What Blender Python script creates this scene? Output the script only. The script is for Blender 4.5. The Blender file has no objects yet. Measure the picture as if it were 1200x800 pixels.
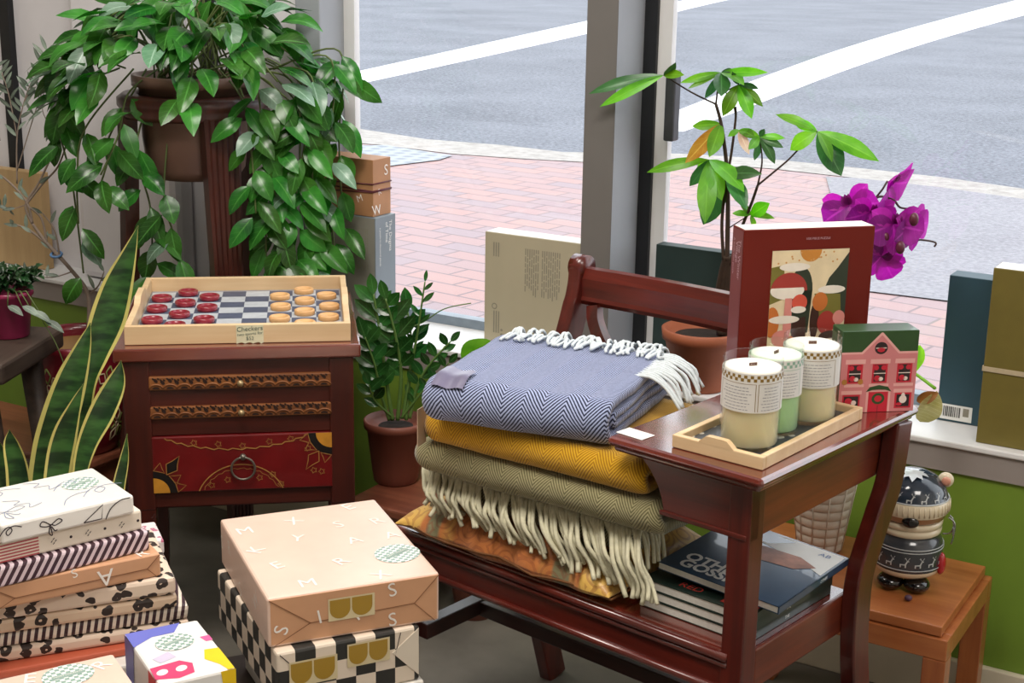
import bpy, bmesh, math, random
from mathutils import Vector, Matrix, noise
random.seed(7)
C = bpy.context.scene.collection
PI = math.pi
# ------------------------------------------------------------------ camera
F, TH, RO, CAMH = 1750.0, 0.268, -0.0172, 1.4
_f = Vector((0, math.cos(TH), -math.sin(TH))); _r = Vector((1, 0, 0)); _d = _f.cross(_r)
_c, _s = math.cos(RO), math.sin(RO)
RIGHT = _c*_r + _s*_d; DOWN = -_s*_r + _c*_d; FWD = _f
cam = bpy.data.cameras.new('camera'); cam.sensor_width = 36; cam.lens = F/1200*36; cam.clip_end = 500
camo = bpy.data.objects.new('camera', cam); C.objects.link(camo)
m3 = Matrix((RIGHT, -DOWN, -FWD)).transposed()
camo.matrix_world = Matrix.Translation((0, 0, CAMH)) @ m3.to_4x4()
bpy.context.scene.camera = camo
cam.dof.use_dof = False
# ------------------------------------------------------------------ layout frames (metres, floor z = 0)
def ray(x, y): return RIGHT*((x-600)/F) + DOWN*((y-400)/F) + FWD
def P(x, y, z):                       # survey point at height z
    d = ray(x, y); t = (z-CAMH)/d.z; return Vector((d.x*t, d.y*t, z))
def PY(x, y, Y):                      # survey point at distance Y
    d = ray(x, y); t = Y/d.y; return Vector((d.x*t, Y, CAMH+d.z*t))
WANG = -1.04
WD = Vector((-math.sin(WANG), -math.cos(WANG), 0)); WN = Vector((math.cos(WANG), -math.sin(WANG), 0))
W0 = P(1148, 777, .09); W0.z = 0
WROT = math.atan2(WD.y, WD.x)
def W(s, d, z): return W0 + WD*s + WN*d + Vector((0, 0, z))
def PW(x, y, d):                      # survey point on the plane d behind the window wall's face
    r = ray(x, y); o = W0 + WN*d; o.z = 0
    t = (WN.dot(o))/(WN.dot(r)); return Vector((r.x*t, r.y*t, CAMH+r.z*t))
def wc(p): q = p-W0; return q.dot(WD), q.dot(WN), p.z
BO = Vector((.352, 1.888, 0)); BU = Vector((-.754, .657, 0)); BV = Vector((.657, .754, 0))
BROT = math.atan2(-BU.y, -BU.x)
def B(u, v, z): return BO + BU*u + BV*v + Vector((0, 0, z))
def uvz(p): q = p-BO; return q.dot(BU), q.dot(BV), p.z
# ------------------------------------------------------------------ materials
def lin(c):
    if isinstance(c, str): c = tuple(int(c[i:i+2], 16) for i in (0, 2, 4))
    return tuple(((v/255)/12.92 if v/255 <= .04045 else ((v/255+.055)/1.055)**2.4) for v in c)+(1,)
class NT:
    def __init__(s, name):
        s.m = bpy.data.materials.new(name); s.m.use_nodes = True; s.t = s.m.node_tree
        s.b = s.t.nodes['Principled BSDF']; s.out = s.t.nodes['Material Output']
    def n(s, typ, **kw):
        nd = s.t.nodes.new(typ)
        for k, v in kw.items():
            if k.startswith('i_'):
                k = k[2:]; k = int(k) if k.isdigit() else k
                nd.inputs[k].default_value = v
            else: setattr(nd, k, v)
        return nd
    def l(s, a, b): s.t.links.new(a, b)
    def math(s, op, a, b=None, c=None):
        nd = s.n('ShaderNodeMath', operation=op)
        for i, v in enumerate((a, b, c)):
            if v is None: continue
            if isinstance(v, (int, float)): nd.inputs[i].default_value = v
            else: s.l(v, nd.inputs[i])
        return nd.outputs[0]
    def mix(s, f, a, b):
        nd = s.n('ShaderNodeMix', data_type='RGBA')
        if isinstance(f, (int, float)): nd.inputs[0].default_value = f
        else: s.l(f, nd.inputs[0])
        for i, v in ((6, a), (7, b)):
            if isinstance(v, tuple): nd.inputs[i].default_value = v
            else: s.l(v, nd.inputs[i])
        return nd.outputs[2]
    def ramp(s, f, stops):
        nd = s.n('ShaderNodeValToRGB'); e = nd.color_ramp.elements
        while len(e) < len(stops): e.new(.5)
        for i, (p, c) in enumerate(stops): e[i].position = p; e[i].color = c
        s.l(f, nd.inputs[0]); return nd.outputs[0]
    def coord(s, kind='Object', scale=(1, 1, 1), rot=(0, 0, 0), loc=(0, 0, 0)):
        tc = s.n('ShaderNodeTexCoord'); mp = s.n('ShaderNodeMapping')
        mp.inputs['Scale'].default_value = scale; mp.inputs['Rotation'].default_value = rot; mp.inputs['Location'].default_value = loc
        s.l(tc.outputs[kind], mp.inputs[0]); return mp.outputs[0]
    def noise(s, vec, scale=5, detail=4, rough=.55):
        nd = s.n('ShaderNodeTexNoise'); nd.inputs['Scale'].default_value = scale; nd.inputs['Detail'].default_value = detail; nd.inputs['Roughness'].default_value = rough
        s.l(vec, nd.inputs['Vector']); return nd.outputs['Fac']
    def bump(s, h, strength=.3, dist=.002):
        nd = s.n('ShaderNodeBump'); nd.inputs['Strength'].default_value = strength; nd.inputs['Distance'].default_value = dist
        s.l(h, nd.inputs['Height']); s.l(nd.outputs[0], s.b.inputs['Normal'])
    def set(s, **kw):
        mp = dict(rough='Roughness', metal='Metallic', coat='Coat Weight', coatr='Coat Roughness', spec='Specular IOR Level', sheen='Sheen Weight', sss='Subsurface Weight', cior='Coat IOR', trans='Transmission Weight', ior='IOR')
        for k, v in kw.items(): s.b.inputs[mp[k]].default_value = v
    def col(s, c):
        if isinstance(c, tuple): s.b.inputs['Base Color'].default_value = c
        else: s.l(c, s.b.inputs['Base Color'])
def plain(name, c, rough=.5, var=.12, nscale=30, bump=0, **kw):
    t = NT(name); v = t.coord(); nz = t.noise(v, nscale)
    c = lin(c); lo = tuple(x*(1-var) for x in c[:3])+(1,); hi = tuple(min(1, x*(1+var)) for x in c[:3])+(1,)
    t.col(t.ramp(nz, ((.3, lo), (.7, hi)))); t.set(rough=rough, **kw)
    if bump: t.bump(nz, bump)
    return t.m
def wood(name, c1, c2, axis=0, scale=1., rough=.35, coat=.3, coatr=.15, streak=14):
    t = NT(name); sc = [streak*scale*3]*3; sc[axis] = 1.6*scale
    v = t.coord(scale=tuple(sc)); n1 = t.noise(v, 1.6, 6, .6)
    v2 = t.coord(scale=(3, 3, 3)); n2 = t.noise(v2, 2.0, 2)
    f = t.math('ADD', t.math('MULTIPLY', n1, .7), t.math('MULTIPLY', n2, .3))
    t.col(t.ramp(f, ((.33, lin(c1)), (.68, lin(c2))))); t.set(rough=rough, coat=coat, coatr=coatr); t.bump(n1, .08, .001)
    return t.m
def herring(name, c1, c2, a=70, b=420, amp=3.2, soft=.3, sheen=.3):
    t = NT(name); tc = t.n('ShaderNodeTexCoord'); sp = t.n('ShaderNodeSeparateXYZ'); t.l(tc.outputs['UV'], sp.inputs[0])
    nz = t.noise(t.coord('UV', (1, 1, 1)), 40, 3)
    tri = t.math('PINGPONG', t.math('MULTIPLY', sp.outputs[0], a), 1.0)
    ph = t.math('ADD', t.math('MULTIPLY', sp.outputs[1], b), t.math('MULTIPLY', tri, amp*2*PI))
    ph = t.math('ADD', ph, t.math('MULTIPLY', nz, 2.2))
    w = t.math('ADD', t.math('MULTIPLY', t.math('SINE', ph), .5), .5)
    fz = t.noise(t.coord(), 260, 2)
    wf = t.math('ADD', t.math('MULTIPLY', w, .72), t.math('MULTIPLY', fz, .35))
    t.col(t.ramp(wf, ((.5-soft, lin(c1)), (.5+soft, lin(c2))))); t.set(rough=.95, sheen=sheen, spec=.15); t.bump(wf, .5, .0015)
    return t.m
def stripes(name, cols, dirv, period, duty=.5, rough=.5):
    t = NT(name); v = t.coord(); sp = t.n('ShaderNodeVectorMath', operation='DOT_PRODUCT'); t.l(v, sp.inputs[0]); sp.inputs[1].default_value = dirv
    f = t.math('FRACT', t.math('MULTIPLY', sp.outputs['Value'], 1/period))
    g = t.math('GREATER_THAN', f, duty); t.col(t.mix(g, lin(cols[0]), lin(cols[1]))); t.set(rough=rough, coat=.15)
    return t.m
def checker(name, c1, c2, size, off=(.003, .003, .003), rough=.45):
    t = NT(name); v = t.coord(loc=off); k = t.n('ShaderNodeTexChecker'); t.l(v, k.inputs[0])
    k.inputs['Scale'].default_value = 1/size; k.inputs[1].default_value = lin(c1); k.inputs[2].default_value = lin(c2)
    t.col(k.outputs[0]); t.set(rough=rough, coat=.2); return t.m
def leopard(name, base, spot, scale=48, thr=.36):
    t = NT(name); v = t.coord(); nz = t.n('ShaderNodeTexNoise'); nz.inputs['Scale'].default_value = 60; t.l(v, nz.inputs['Vector'])
    ad = t.n('ShaderNodeVectorMath', operation='MULTIPLY_ADD'); t.l(nz.outputs['Color'], ad.inputs[0]); ad.inputs[1].default_value = (.012,)*3; t.l(v, ad.inputs[2])
    vo = t.n('ShaderNodeTexVoronoi'); vo.inputs['Scale'].default_value = scale; t.l(ad.outputs[0], vo.inputs['Vector'])
    d = vo.outputs['Distance']; big = t.noise(v, 70, 1)
    ring = t.math('LESS_THAN', d, thr); hole = t.math('LESS_THAN', t.math('ADD', d, t.math('MULTIPLY', big, .5)), .33)
    f = t.math('MULTIPLY', ring, t.math('SUBTRACT', 1.0, hole))
    t.col(t.mix(f, lin(base), lin(spot))); t.set(rough=.5, coat=.1); return t.m
def leafmat(name, dark, light, rough=.28, trans=.25, var=8, obj=True):
    t = NT(name); nz = t.noise(t.coord(), var, 3)
    col = t.ramp(nz, ((.32, lin(dark)), (.68, lin(light))))
    geo = t.n('ShaderNodeNewGeometry')
    rv = t.math('MULTIPLY', geo.outputs['Random Per Island'], 1.0)
    hs = t.n('ShaderNodeHueSaturation'); t.l(col, hs.inputs['Color']); t.l(t.math('ADD', .5, t.math('MULTIPLY', rv, .75)), hs.inputs['Value'])
    t.l(t.math('ADD', .485, t.math('MULTIPLY', rv, .03)), hs.inputs['Hue'])
    uvn = t.n('ShaderNodeTexCoord'); sx_ = t.n('ShaderNodeSeparateXYZ'); t.l(uvn.outputs['UV'], sx_.inputs[0])
    rib = t.math('LESS_THAN', t.math('ABSOLUTE', t.math('SUBTRACT', sx_.outputs[1], .5)), .035)
    vein = t.math('GREATER_THAN', t.math('SINE', t.math('SUBTRACT', t.math('MULTIPLY', sx_.outputs[0], 42.0), t.math('MULTIPLY', t.math('ABSOLUTE', t.math('SUBTRACT', sx_.outputs[1], .5)), 18.0))), .93)
    vm = t.math('MAXIMUM', t.math('MULTIPLY', rib, .55), t.math('MULTIPLY', vein, .16))
    lc = t.mix(vm, hs.outputs[0], tuple(min(1, c*1.5+.03) for c in lin(light)[:3])+(1,))
    t.col(lc); t.set(rough=rough, spec=.5)
    tr = t.n('ShaderNodeBsdfTranslucent'); hs2 = t.n('ShaderNodeHueSaturation', i_Value=1.5, i_Saturation=1.1); t.l(hs.outputs[0], hs2.inputs['Color']); t.l(hs2.outputs[0], tr.inputs[0])
    mx = t.n('ShaderNodeMixShader', i_0=trans); t.l(t.b.outputs[0], mx.inputs[1]); t.l(tr.outputs[0], mx.inputs[2]); t.l(mx.outputs[0], t.out.inputs[0])
    return t.m
def glassmat(name, tint=(1, 1, 1, 1), refl=.06):
    t = NT(name); tr = t.n('ShaderNodeBsdfTransparent'); tr.inputs[0].default_value = tint
    gl = t.n('ShaderNodeBsdfGlossy'); gl.inputs['Roughness'].default_value = .02
    fr = t.n('ShaderNodeLayerWeight', i_Blend=.5); mx = t.n('ShaderNodeMixShader')
    t.l(t.math('ADD', refl*.5, t.math('MULTIPLY', t.math('POWER', fr.outputs['Facing'], 4.0), .45)), mx.inputs[0]); t.l(tr.outputs[0], mx.inputs[1]); t.l(gl.outputs[0], mx.inputs[2]); t.l(mx.outputs[0], t.out.inputs[0])
    return t.m
# ------------------------------------------------------------------ mesh builder
_tc = {}
def text_geo(s, bold=0.):
    key = (s, bold)
    if key in _tc: return _tc[key]
    cu = bpy.data.curves.new('t', 'FONT'); cu.body = s; cu.offset = bold; cu.resolution_u = 3; cu.align_x = 'CENTER'; cu.align_y = 'CENTER'
    o = bpy.data.objects.new('t', cu); C.objects.link(o); dg = bpy.context.evaluated_depsgraph_get()
    e = o.evaluated_get(dg); me = e.to_mesh(); r = ([v.co.copy() for v in me.vertices], [tuple(p.vertices) for p in me.polygons])
    e.to_mesh_clear(); bpy.data.objects.remove(o); bpy.data.curves.remove(cu); _tc[key] = r; return r
class MB:
    def __init__(s): s.v = []; s.f = []; s.m = []; s.sm = []; s.uv = []; s.M = Matrix()
    def add(s, vs, fs, mat=0, smooth=False, uvs=None, M=None):
        k = len(s.v); T = s.M if M is None else s.M @ M
        s.v += [T @ Vector(v) for v in vs]
        for i, f in enumerate(fs):
            s.f.append(tuple(k+j for j in f)); s.m.append(mat[i] if isinstance(mat, (list, tuple)) else mat); s.sm.append(smooth)
            s.uv.append([uvs[j] for j in f] if uvs else None)
        return s
    def bm(s, bm, mat=0, smooth=False, M=None):
        bm.verts.index_update(); s.add([v.co.copy() for v in bm.verts], [tuple(v.index for v in f.verts) for f in bm.faces], mat, smooth, None, M); bm.free(); return s
    def box(s, c, size, mat=0, bev=0., M=None, seg=2, smooth=False):
        bm = bmesh.new(); bmesh.ops.create_cube(bm, size=1)
        for v in bm.verts: v.co = Vector((v.co.x*size[0], v.co.y*size[1], v.co.z*size[2]))
        if bev > 0: bmesh.ops.bevel(bm, geom=bm.edges[:], offset=min(bev, min(size)*.45), segments=seg, affect='EDGES', profile=.5)
        for v in bm.verts: v.co += Vector(c)
        return s.bm(bm, mat, smooth, M)
    def bx(s, x0, x1, y0, y1, z0, z1, mat=0, bev=0., M=None): return s.box(((x0+x1)/2, (y0+y1)/2, (z0+z1)/2), (abs(x1-x0), abs(y1-y0), abs(z1-z0)), mat, bev, M)
    def prism(s, poly, o, ax, ay, az, depth, mat=0, bev=0, smooth=False):
        o, ax, ay, az = map(Vector, (o, ax, ay, az)); n = len(poly)
        bm = bmesh.new(); a = [bm.verts.new(o+ax*p[0]+ay*p[1]) for p in poly]; b = [bm.verts.new(o+ax*p[0]+ay*p[1]+az*depth) for p in poly]
        bm.faces.new(a[::-1]); bm.faces.new(b)
        for i in range(n): j = (i+1) % n; bm.faces.new((a[i], a[j], b[j], b[i]))
        bmesh.ops.recalc_face_normals(bm, faces=bm.faces[:])
        if bev: bmesh.ops.bevel(bm, geom=bm.edges[:], offset=bev, segments=2, affect='EDGES', profile=.5)
        return s.bm(bm, mat, smooth)
    def poly(s, pts, mat=0): return s.add(pts, [tuple(range(len(pts)))], mat)
    def disc(s, c, r, n, mat=0, ry=None, seg=24, ax=None):
        c = Vector(c); n = Vector(n).normalized(); a = Vector(ax) if ax else n.orthogonal().normalized(); b = n.cross(a); ry = ry or r
        return s.poly([c+a*(r*math.cos(2*PI*i/seg))+b*(ry*math.sin(2*PI*i/seg)) for i in range(seg)], mat)
    def tube(s, pts, r, seg=8, mat=0, cap=True, flat=1.0, up=None):
        pts = [Vector(p) for p in pts]; n = len(pts); rr = r if isinstance(r, (list, tuple)) else [r]*n
        vs = []; fs = []; prev = None
        for i, p in enumerate(pts):
            t = (pts[min(i+1, n-1)]-pts[max(i-1, 0)])
            t = t.normalized() if t.length > 1e-9 else Vector((0, 0, 1))
            a = Vector(up) if up else (prev if prev is not None else t.orthogonal())
            a = a-t*a.dot(t)
            a = a.normalized() if a.length > 1e-6 else t.orthogonal().normalized()
            prev = a; b = t.cross(a)
            vs += [p+a*(rr[i]*math.cos(2*PI*j/seg))+b*(rr[i]*flat*math.sin(2*PI*j/seg)) for j in range(seg)]
        for i in range(n-1):
            for j in range(seg): k = (j+1) % seg; fs.append((i*seg+j, i*seg+k, (i+1)*seg+k, (i+1)*seg+j))
        if cap: fs.append(tuple(range(seg))[::-1]); fs.append(tuple((n-1)*seg+j for j in range(seg)))
        return s.add(vs, fs, mat, True)
    def lathe(s, prof, seg=32, mat=0, c=(0, 0, 0), sx=1, sy=1, M=None, smooth=True):
        # prof: (r, z[, mat for the band starting here])
        vs = []; fs = []; ms = []; n = len(prof); c = Vector(c)
        for p in prof: vs += [c+Vector((p[0]*sx*math.cos(2*PI*j/seg), p[0]*sy*math.sin(2*PI*j/seg), p[1])) for j in range(seg)]
        for i in range(n-1):
            for j in range(seg):
                k = (j+1) % seg; fs.append((i*seg+j, i*seg+k, (i+1)*seg+k, (i+1)*seg+j)); ms.append(prof[i][2] if len(prof[i]) > 2 else mat)
        if prof[0][0] > 1e-5: fs.append(tuple(range(seg))[::-1]); ms.append(prof[0][2] if len(prof[0]) > 2 else mat)
        if prof[-1][0] > 1e-5: fs.append(tuple((n-1)*seg+j for j in range(seg))); ms.append(prof[-2][2] if len(prof[-2]) > 2 else mat)
        return s.add(vs, fs, ms, smooth, None, M)
    def sphere(s, c, r, mat=0, seg=16, rings=10, sc=(1, 1, 1), M=None):
        prof = [(r*math.sin(PI*i/rings) if 0 < i < rings else 1e-6, -r*math.cos(PI*i/rings)) for i in range(rings+1)]
        T = Matrix.Translation(c) @ Matrix.Diagonal((*sc, 1)); T = T if M is None else M @ T
        return s.lathe(prof, seg, mat, M=T)
    def text(s, txt, o, ax, ay, size, mat=0, off=.0006, sx=1., bold=0.):
        vs, fs = text_geo(txt, bold); o, ax, ay = Vector(o), Vector(ax).normalized(), Vector(ay).normalized(); nz = ax.cross(ay)*off
        return s.add([o+ax*(v.x*size*sx)+ay*(v.y*size)+nz for v in vs], fs, mat)
    def ribbon(s, pts, nrm, w, mat=0, off=.0006):
        pts = [Vector(p) for p in pts]; nrm = Vector(nrm).normalized(); vs = []; fs = []
        for i, p in enumerate(pts):
            t = (pts[min(i+1, len(pts)-1)]-pts[max(i-1, 0)]).normalized(); q = nrm.cross(t)*w/2; vs += [p+q+nrm*off, p-q+nrm*off]
        for i in range(len(pts)-1): fs.append((2*i, 2*i+1, 2*i+3, 2*i+2))
        return s.add(vs, fs, mat)
    def leaf(s, base, tip, w, nrm, mat=0, droop=.12, fold=.25, nl=6, pk=.42, pt=1.0, nb=0):
        base, tip = Vector(base), Vector(tip); t = tip-base; L = t.length
        if L < 1e-6: return s
        t /= L; nrm = Vector(nrm); nrm = nrm-t*nrm.dot(t); nrm = nrm.normalized() if nrm.length > 1e-5 else t.orthogonal().normalized(); b = t.cross(nrm)
        vs = []; fs = []; uv = []
        for i in range(nl+1):
            x = i/nl
            if x <= pk: hw = math.sin(PI/2*x/pk)**.75
            else: hw = math.cos(PI/2*(x-pk)/(1-pk))**(.85*pt)
            hw = max(hw, .02)*w/2; z = droop*L*(4*x*(1-x))
            for k in (-1, -.55, 0, .55, 1):
                vs.append(base+t*(x*L)+b*(k*hw)+nrm*(z+fold*abs(k)*hw+(.06*hw*math.sin(x*14)*abs(k)))); uv.append((x, k*.5+.5))
        for i in range(nl):
            for k in range(4): a = i*5+k; fs.append((a, a+1, a+6, a+5))
        return s.add(vs, fs, mat, True, uv)
    def grid(s, nx, ny, fn, mat=0, smooth=True, closed=False):
        vs = []; fs = []; uv = []
        for i in range(nx+1):
            for j in range(ny+1): p, q = fn(i/nx, j/ny); vs.append(p); uv.append(q)
        for i in range(nx):
            for j in range(ny): a = i*(ny+1)+j; fs.append((a, a+ny+1, a+ny+2, a+1))
        return s.add(vs, fs, mat, smooth, uv)
    def obj(s, name, mats, parent=None, loc=None, rotz=0, kind=None):
        me = bpy.data.meshes.new(name); me.from_pydata([tuple(v) for v in s.v], [], s.f)
        mats = mats if isinstance(mats, (list, tuple)) else [mats]
        for m in mats: me.materials.append(m)
        me.polygons.foreach_set('material_index', s.m); me.polygons.foreach_set('use_smooth', s.sm)
        if any(u is not None for u in s.uv):
            ul = me.uv_layers.new(name='UVMap'); i = 0
            for p, u in zip(me.polygons, s.uv):
                for j in range(p.loop_total):
                    if u: ul.data[i+j].uv = u[j]
                i += p.loop_total
        me.update(); o = bpy.data.objects.new(name, me); C.objects.link(o)
        if parent: o.parent = parent
        if loc is not None: o.location = loc
        o.rotation_euler = (0, 0, rotz)
        if kind: o['kind'] = kind
        return o
def tag(o, label, cat, group=None):
    o['label'] = label; o['category'] = cat
    if group: o['group'] = group
    return o
def thing(name, label, cat, loc=(0, 0, 0), rotz=0, group=None):
    o = bpy.data.objects.new(name, None); o.empty_display_size = .05; C.objects.link(o); o.location = loc; o.rotation_euler = (0, 0, rotz)
    return tag(o, label, cat, group)
def smooth_path(pts, n=8):
    pts = [Vector(p) for p in pts]; out = []
    for i in range(len(pts)-1):
        p0, p1, p2, p3 = pts[max(i-1, 0)], pts[i], pts[i+1], pts[min(i+2, len(pts)-1)]
        for k in range(n):
            t = k/n; out.append(.5*((2*p1)+(p2-p0)*t+(2*p0-5*p1+4*p2-p3)*t*t+(3*p1-p0-3*p2+p3)*t**3))
    out.append(pts[-1]); return out
def copy_tree(o, parent=None):
    c = o.copy(); C.objects.link(c)
    if parent: c.parent = parent
    for ch in list(o.children): copy_tree(ch, c)
    return c
# ================================================================== SETTING
M = {}
M['floor'] = plain('floor_dark_concrete', '6a655c', .6, .25, 6)
M['green'] = plain('green_paint', '6d8a2c', .55, .06, 12)
M['sillgrey'] = plain('taupe_paint', '8f8782', .6, .05, 10)
M['white'] = plain('white_paint', 'dcdcdc', .45, .04, 8)
M['cream'] = plain('cream_paint', 'd8cfb8', .5, .06, 10)
M['pale'] = plain('pale_wall', 'e4e2e6', .55, .05, 5)
M['greyfr'] = plain('grey_frame', '9fa4ab', .45, .04, 8, spec=.4)
M['shadefr'] = plain('frame_shaded_face', '716e6b', .5, .04, 8)  # pillar front, with its backlit shade put into the colour
M['black'] = plain('black_rubber', '14161a', .5, .1, 20)
M['room'] = plain('room_paint', 'd9d2c6', .7, .03, 4)
M['ceil'] = plain('ceiling_paint', 'd8d4cc', .8, .03, 4)
M['glass'] = glassmat('window_glass')
SZ = .515                                  # sill height
def struct(name, mb, mats, parent=None, loc=None, rotz=0):
    return mb.obj(name, mats, parent, loc, rotz, 'structure')
S0, S1, DB = -3.7, 2.2, -5.2               # room extents in wall coordinates
WL = W(0, 0, 0)
struct('floor', MB().bx(S0, S1, DB, .2, -.04, 0), M['floor'], None, WL, WROT)
struct('ceiling', MB().bx(S0, S1, DB, .2, 2.75, 2.8), M['ceil'], None, WL, WROT)
struct('wall_left', MB().bx(S0-.1, S0, DB, .2, 0, 2.8), M['room'], None, WL, WROT)
struct('wall_right', MB().bx(S1, S1+.1, DB, .2, 0, 2.8), M['room'], None, WL, WROT)
struct('wall_back', MB().bx(S0, S1, DB-.1, DB, 0, 2.8), M['room'], None, WL, WROT)
mb = MB(); mb.bx(S0, S1, 0, .2, 0, .455, 0); mb.bx(S0, S1, -.006, .2, .455, SZ-.012, 1); mb.bx(S0, S1, 0, .2, 2.5, 2.8, 2)
struct('wall_front', mb, [M['green'], M['sillgrey'], M['pale']], None, WL, WROT)
struct('trim_1', MB().bx(S0, S1, -.012, .2, SZ-.012, SZ, 0, .003), M['white'], None, WL, WROT)          # window sill board
struct('baseboard_front', MB().bx(S0, S1, -.014, 0, 0, .09, 0, .003), M['cream'], None, WL, WROT)
JA = -1.60                                 # left jamb of the first window
mb = MB(); mb.bx(S0, JA-.03, .12, .2, SZ, 2.5, 0); mb.bx(-2.36, -2.02, .05, .12, SZ, 2.5, 0, .02)
struct('wall_pier', mb, M['pale'], None, WL, WROT)
struct('trim_2', MB().bx(-2.66, -2.625, .1, .122, SZ, 2.5), M['black'], None, WL, WROT)
struct('trim_3', MB().bx(-1.965, -1.93, .1, .122, SZ, 2.5), M['black'], None, WL, WROT)
struct('trim_4', MB().bx(JA-.07, JA, .09, .2, SZ, 2.5, 0, .003), M['greyfr'], None, WL, WROT)            # jamb
# mullion pillar between the windows
mb = MB(); mb.bx(-.898, -.829, .05, .2, SZ, 2.5, 0); mb.add([(-.8285, .05, SZ), (-.8285, .185, SZ), (-.8285, .185, 2.5), (-.8285, .05, 2.5)], [(0, 1, 2, 3)], 1)
struct('trim_5', mb, [M['shadefr'], M['greyfr']], None, WL, WROT)  # dark front, paler side: shade and window light painted as two colours
def window(name, a, b):
    w = bpy.data.objects.new(name, None); C.objects.link(w); w.location = WL; w.rotation_euler = (0, 0, WROT); w['kind'] = 'structure'
    struct('pane', MB().bx(a+.02, b-.02, .188, .192, SZ+.02, 2.48), M['glass'], w)
    f = MB(); f.bx(a, a+.03, .18, .2, SZ, 2.5); f.bx(b-.03, b, .18, .2, SZ, 2.5); f.bx(a, b, .175, .205, SZ, SZ+.022, 1); f.bx(a, b, .175, .205, 2.47, 2.5)
    struct('window_frame', f, [M['white'], plain('blue_grey_frame', '7d8a96', .4)], w)
    return w
window('window_1', JA, -.898)
w2 = window('window_2', -.80, S1)
struct('gasket', MB().bx(-.829, -.80, .17, .2, SZ, 2.5), M['black'], w2)
h = MB(); h.bx(-.768, -.745, .15, .18, .99, 1.135, 0, .004)
struct('handle', h, plain('handle_dark', '4a4c50', .4, metal=.5), w2)
# outdoors ---------------------------------------------------------
def quad_px(name, pts, z, mat, kind=True):
    q = [P(x, y, z) for x, y in pts]; o = MB().poly(q).obj(name, mat); o['kind'] = 'structure'; return o
t = NT('brick_paving'); v = t.coord(rot=(0, 0, .12)); bk = t.n('ShaderNodeTexBrick'); t.l(v, bk.inputs[0])
bk.inputs['Scale'].default_value = 1; bk.inputs['Brick Width'].default_value = .27; bk.inputs['Row Height'].default_value = .135; bk.inputs['Mortar Size'].default_value = .007
bk.inputs['Color1'].default_value = lin('b28a84'); bk.inputs['Color2'].default_value = lin('8e858f'); bk.inputs['Mortar'].default_value = lin('6c6066'); bk.inputs['Bias'].default_value = -.15
nz = t.noise(t.coord(), 1.3, 5); nz2 = t.noise(t.coord(), 60, 3)
c = t.mix(t.math('MULTIPLY', nz, .45), bk.outputs[0], lin('b89e99')); c = t.mix(t.math('MULTIPLY', nz2, .3), c, lin('a69a9c')); t.col(c); t.set(rough=.8); M['brick'] = t.m
def asphalt(name, a, b, sc=55):
    t = NT(name); n1 = t.noise(t.coord(), sc, 3, .7); n2 = t.noise(t.coord(), .7, 4)
    f = t.math('ADD', t.math('MULTIPLY', n1, .75), t.math('MULTIPLY', n2, .25)); t.col(t.ramp(f, ((.36, lin(a)), (.62, lin(b))))); t.set(rough=.85); return t.m
M['asphalt'] = asphalt('asphalt', '53565e', '868992', 34)
M['conc'] = asphalt('concrete', '7f7d83', '9e9ca1', 40)
M['curb'] = asphalt('curb_concrete', '958f89', 'b4aea8', 12)
M['line'] = plain('road_paint', 'f4f4f6', .7, .06, 8)
o = MB().bx(-30, 30, .25, 6.6, -.12, 0).obj('sidewalk', M['brick'], None, WL, WROT); o['kind'] = 'structure'
o = MB().poly([W(-60, 5.5, -.035), W(60, 5.5, -.035), W(60, 80, -.035), W(-60, 80, -.035)]).obj('street', M['asphalt']); o['kind'] = 'structure'
cp = [(300, 134), (410, 149), (500, 163), (590, 170), (660, 178), (800, 180), (900, 186), (1000, 196), (1100, 207), (1200, 221), (1300, 237)]
cq = [(300, 158), (450, 170), (530, 180), (600, 185), (690, 190), (800, 192), (900, 197), (1000, 208), (1100, 219), (1200, 233), (1300, 250)]
mb = MB(); a = [P(x, y, .004) for x, y in cp]; b = [P(x, y, .004) for x, y in cq]
for i in range(len(a)-1):
    mb.poly([b[i], b[i+1], a[i+1], a[i]]); mb.poly([a[i], a[i+1], a[i+1]-Vector((0, 0, .05)), a[i]-Vector((0, 0, .05))])
o = mb.obj('curb', M['curb']); o['kind'] = 'structure'
# asphalt surface filling the street side of the kerb
mb = MB(); d2 = [P(x, y-26, .002) for x, y in cp]
for i in range(len(a)-1): mb.poly([a[i], a[i+1], d2[i+1]*1.0, d2[i]])
o = mb.obj('street_gutter', M['asphalt']); o['kind'] = 'structure'
o = quad_px('sidewalk_concrete', [(968, 207), (1000, 208), (1100, 219), (1200, 233), (1300, 250), (1300, 385), (1200, 362), (1110, 352), (1010, 340), (985, 270)], .006, M['conc'])
t = NT('tactile_paving'); vo = t.n('ShaderNodeTexVoronoi'); vo.inputs['Scale'].default_value = 9; vo.inputs['Randomness'].default_value = 0; t.l(t.coord(rot=(0, 0, .35)), vo.inputs['Vector'])
t.col(t.ramp(vo.outputs['Distance'], ((.2, lin('868c94')), (.45, lin('a4aab0'))))); t.set(rough=.8)
quad_px('sidewalk_tactile', [(380, 176), (400, 170), (453, 170), (530, 182), (515, 187), (450, 195), (380, 203)], .007, t.m)
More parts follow.
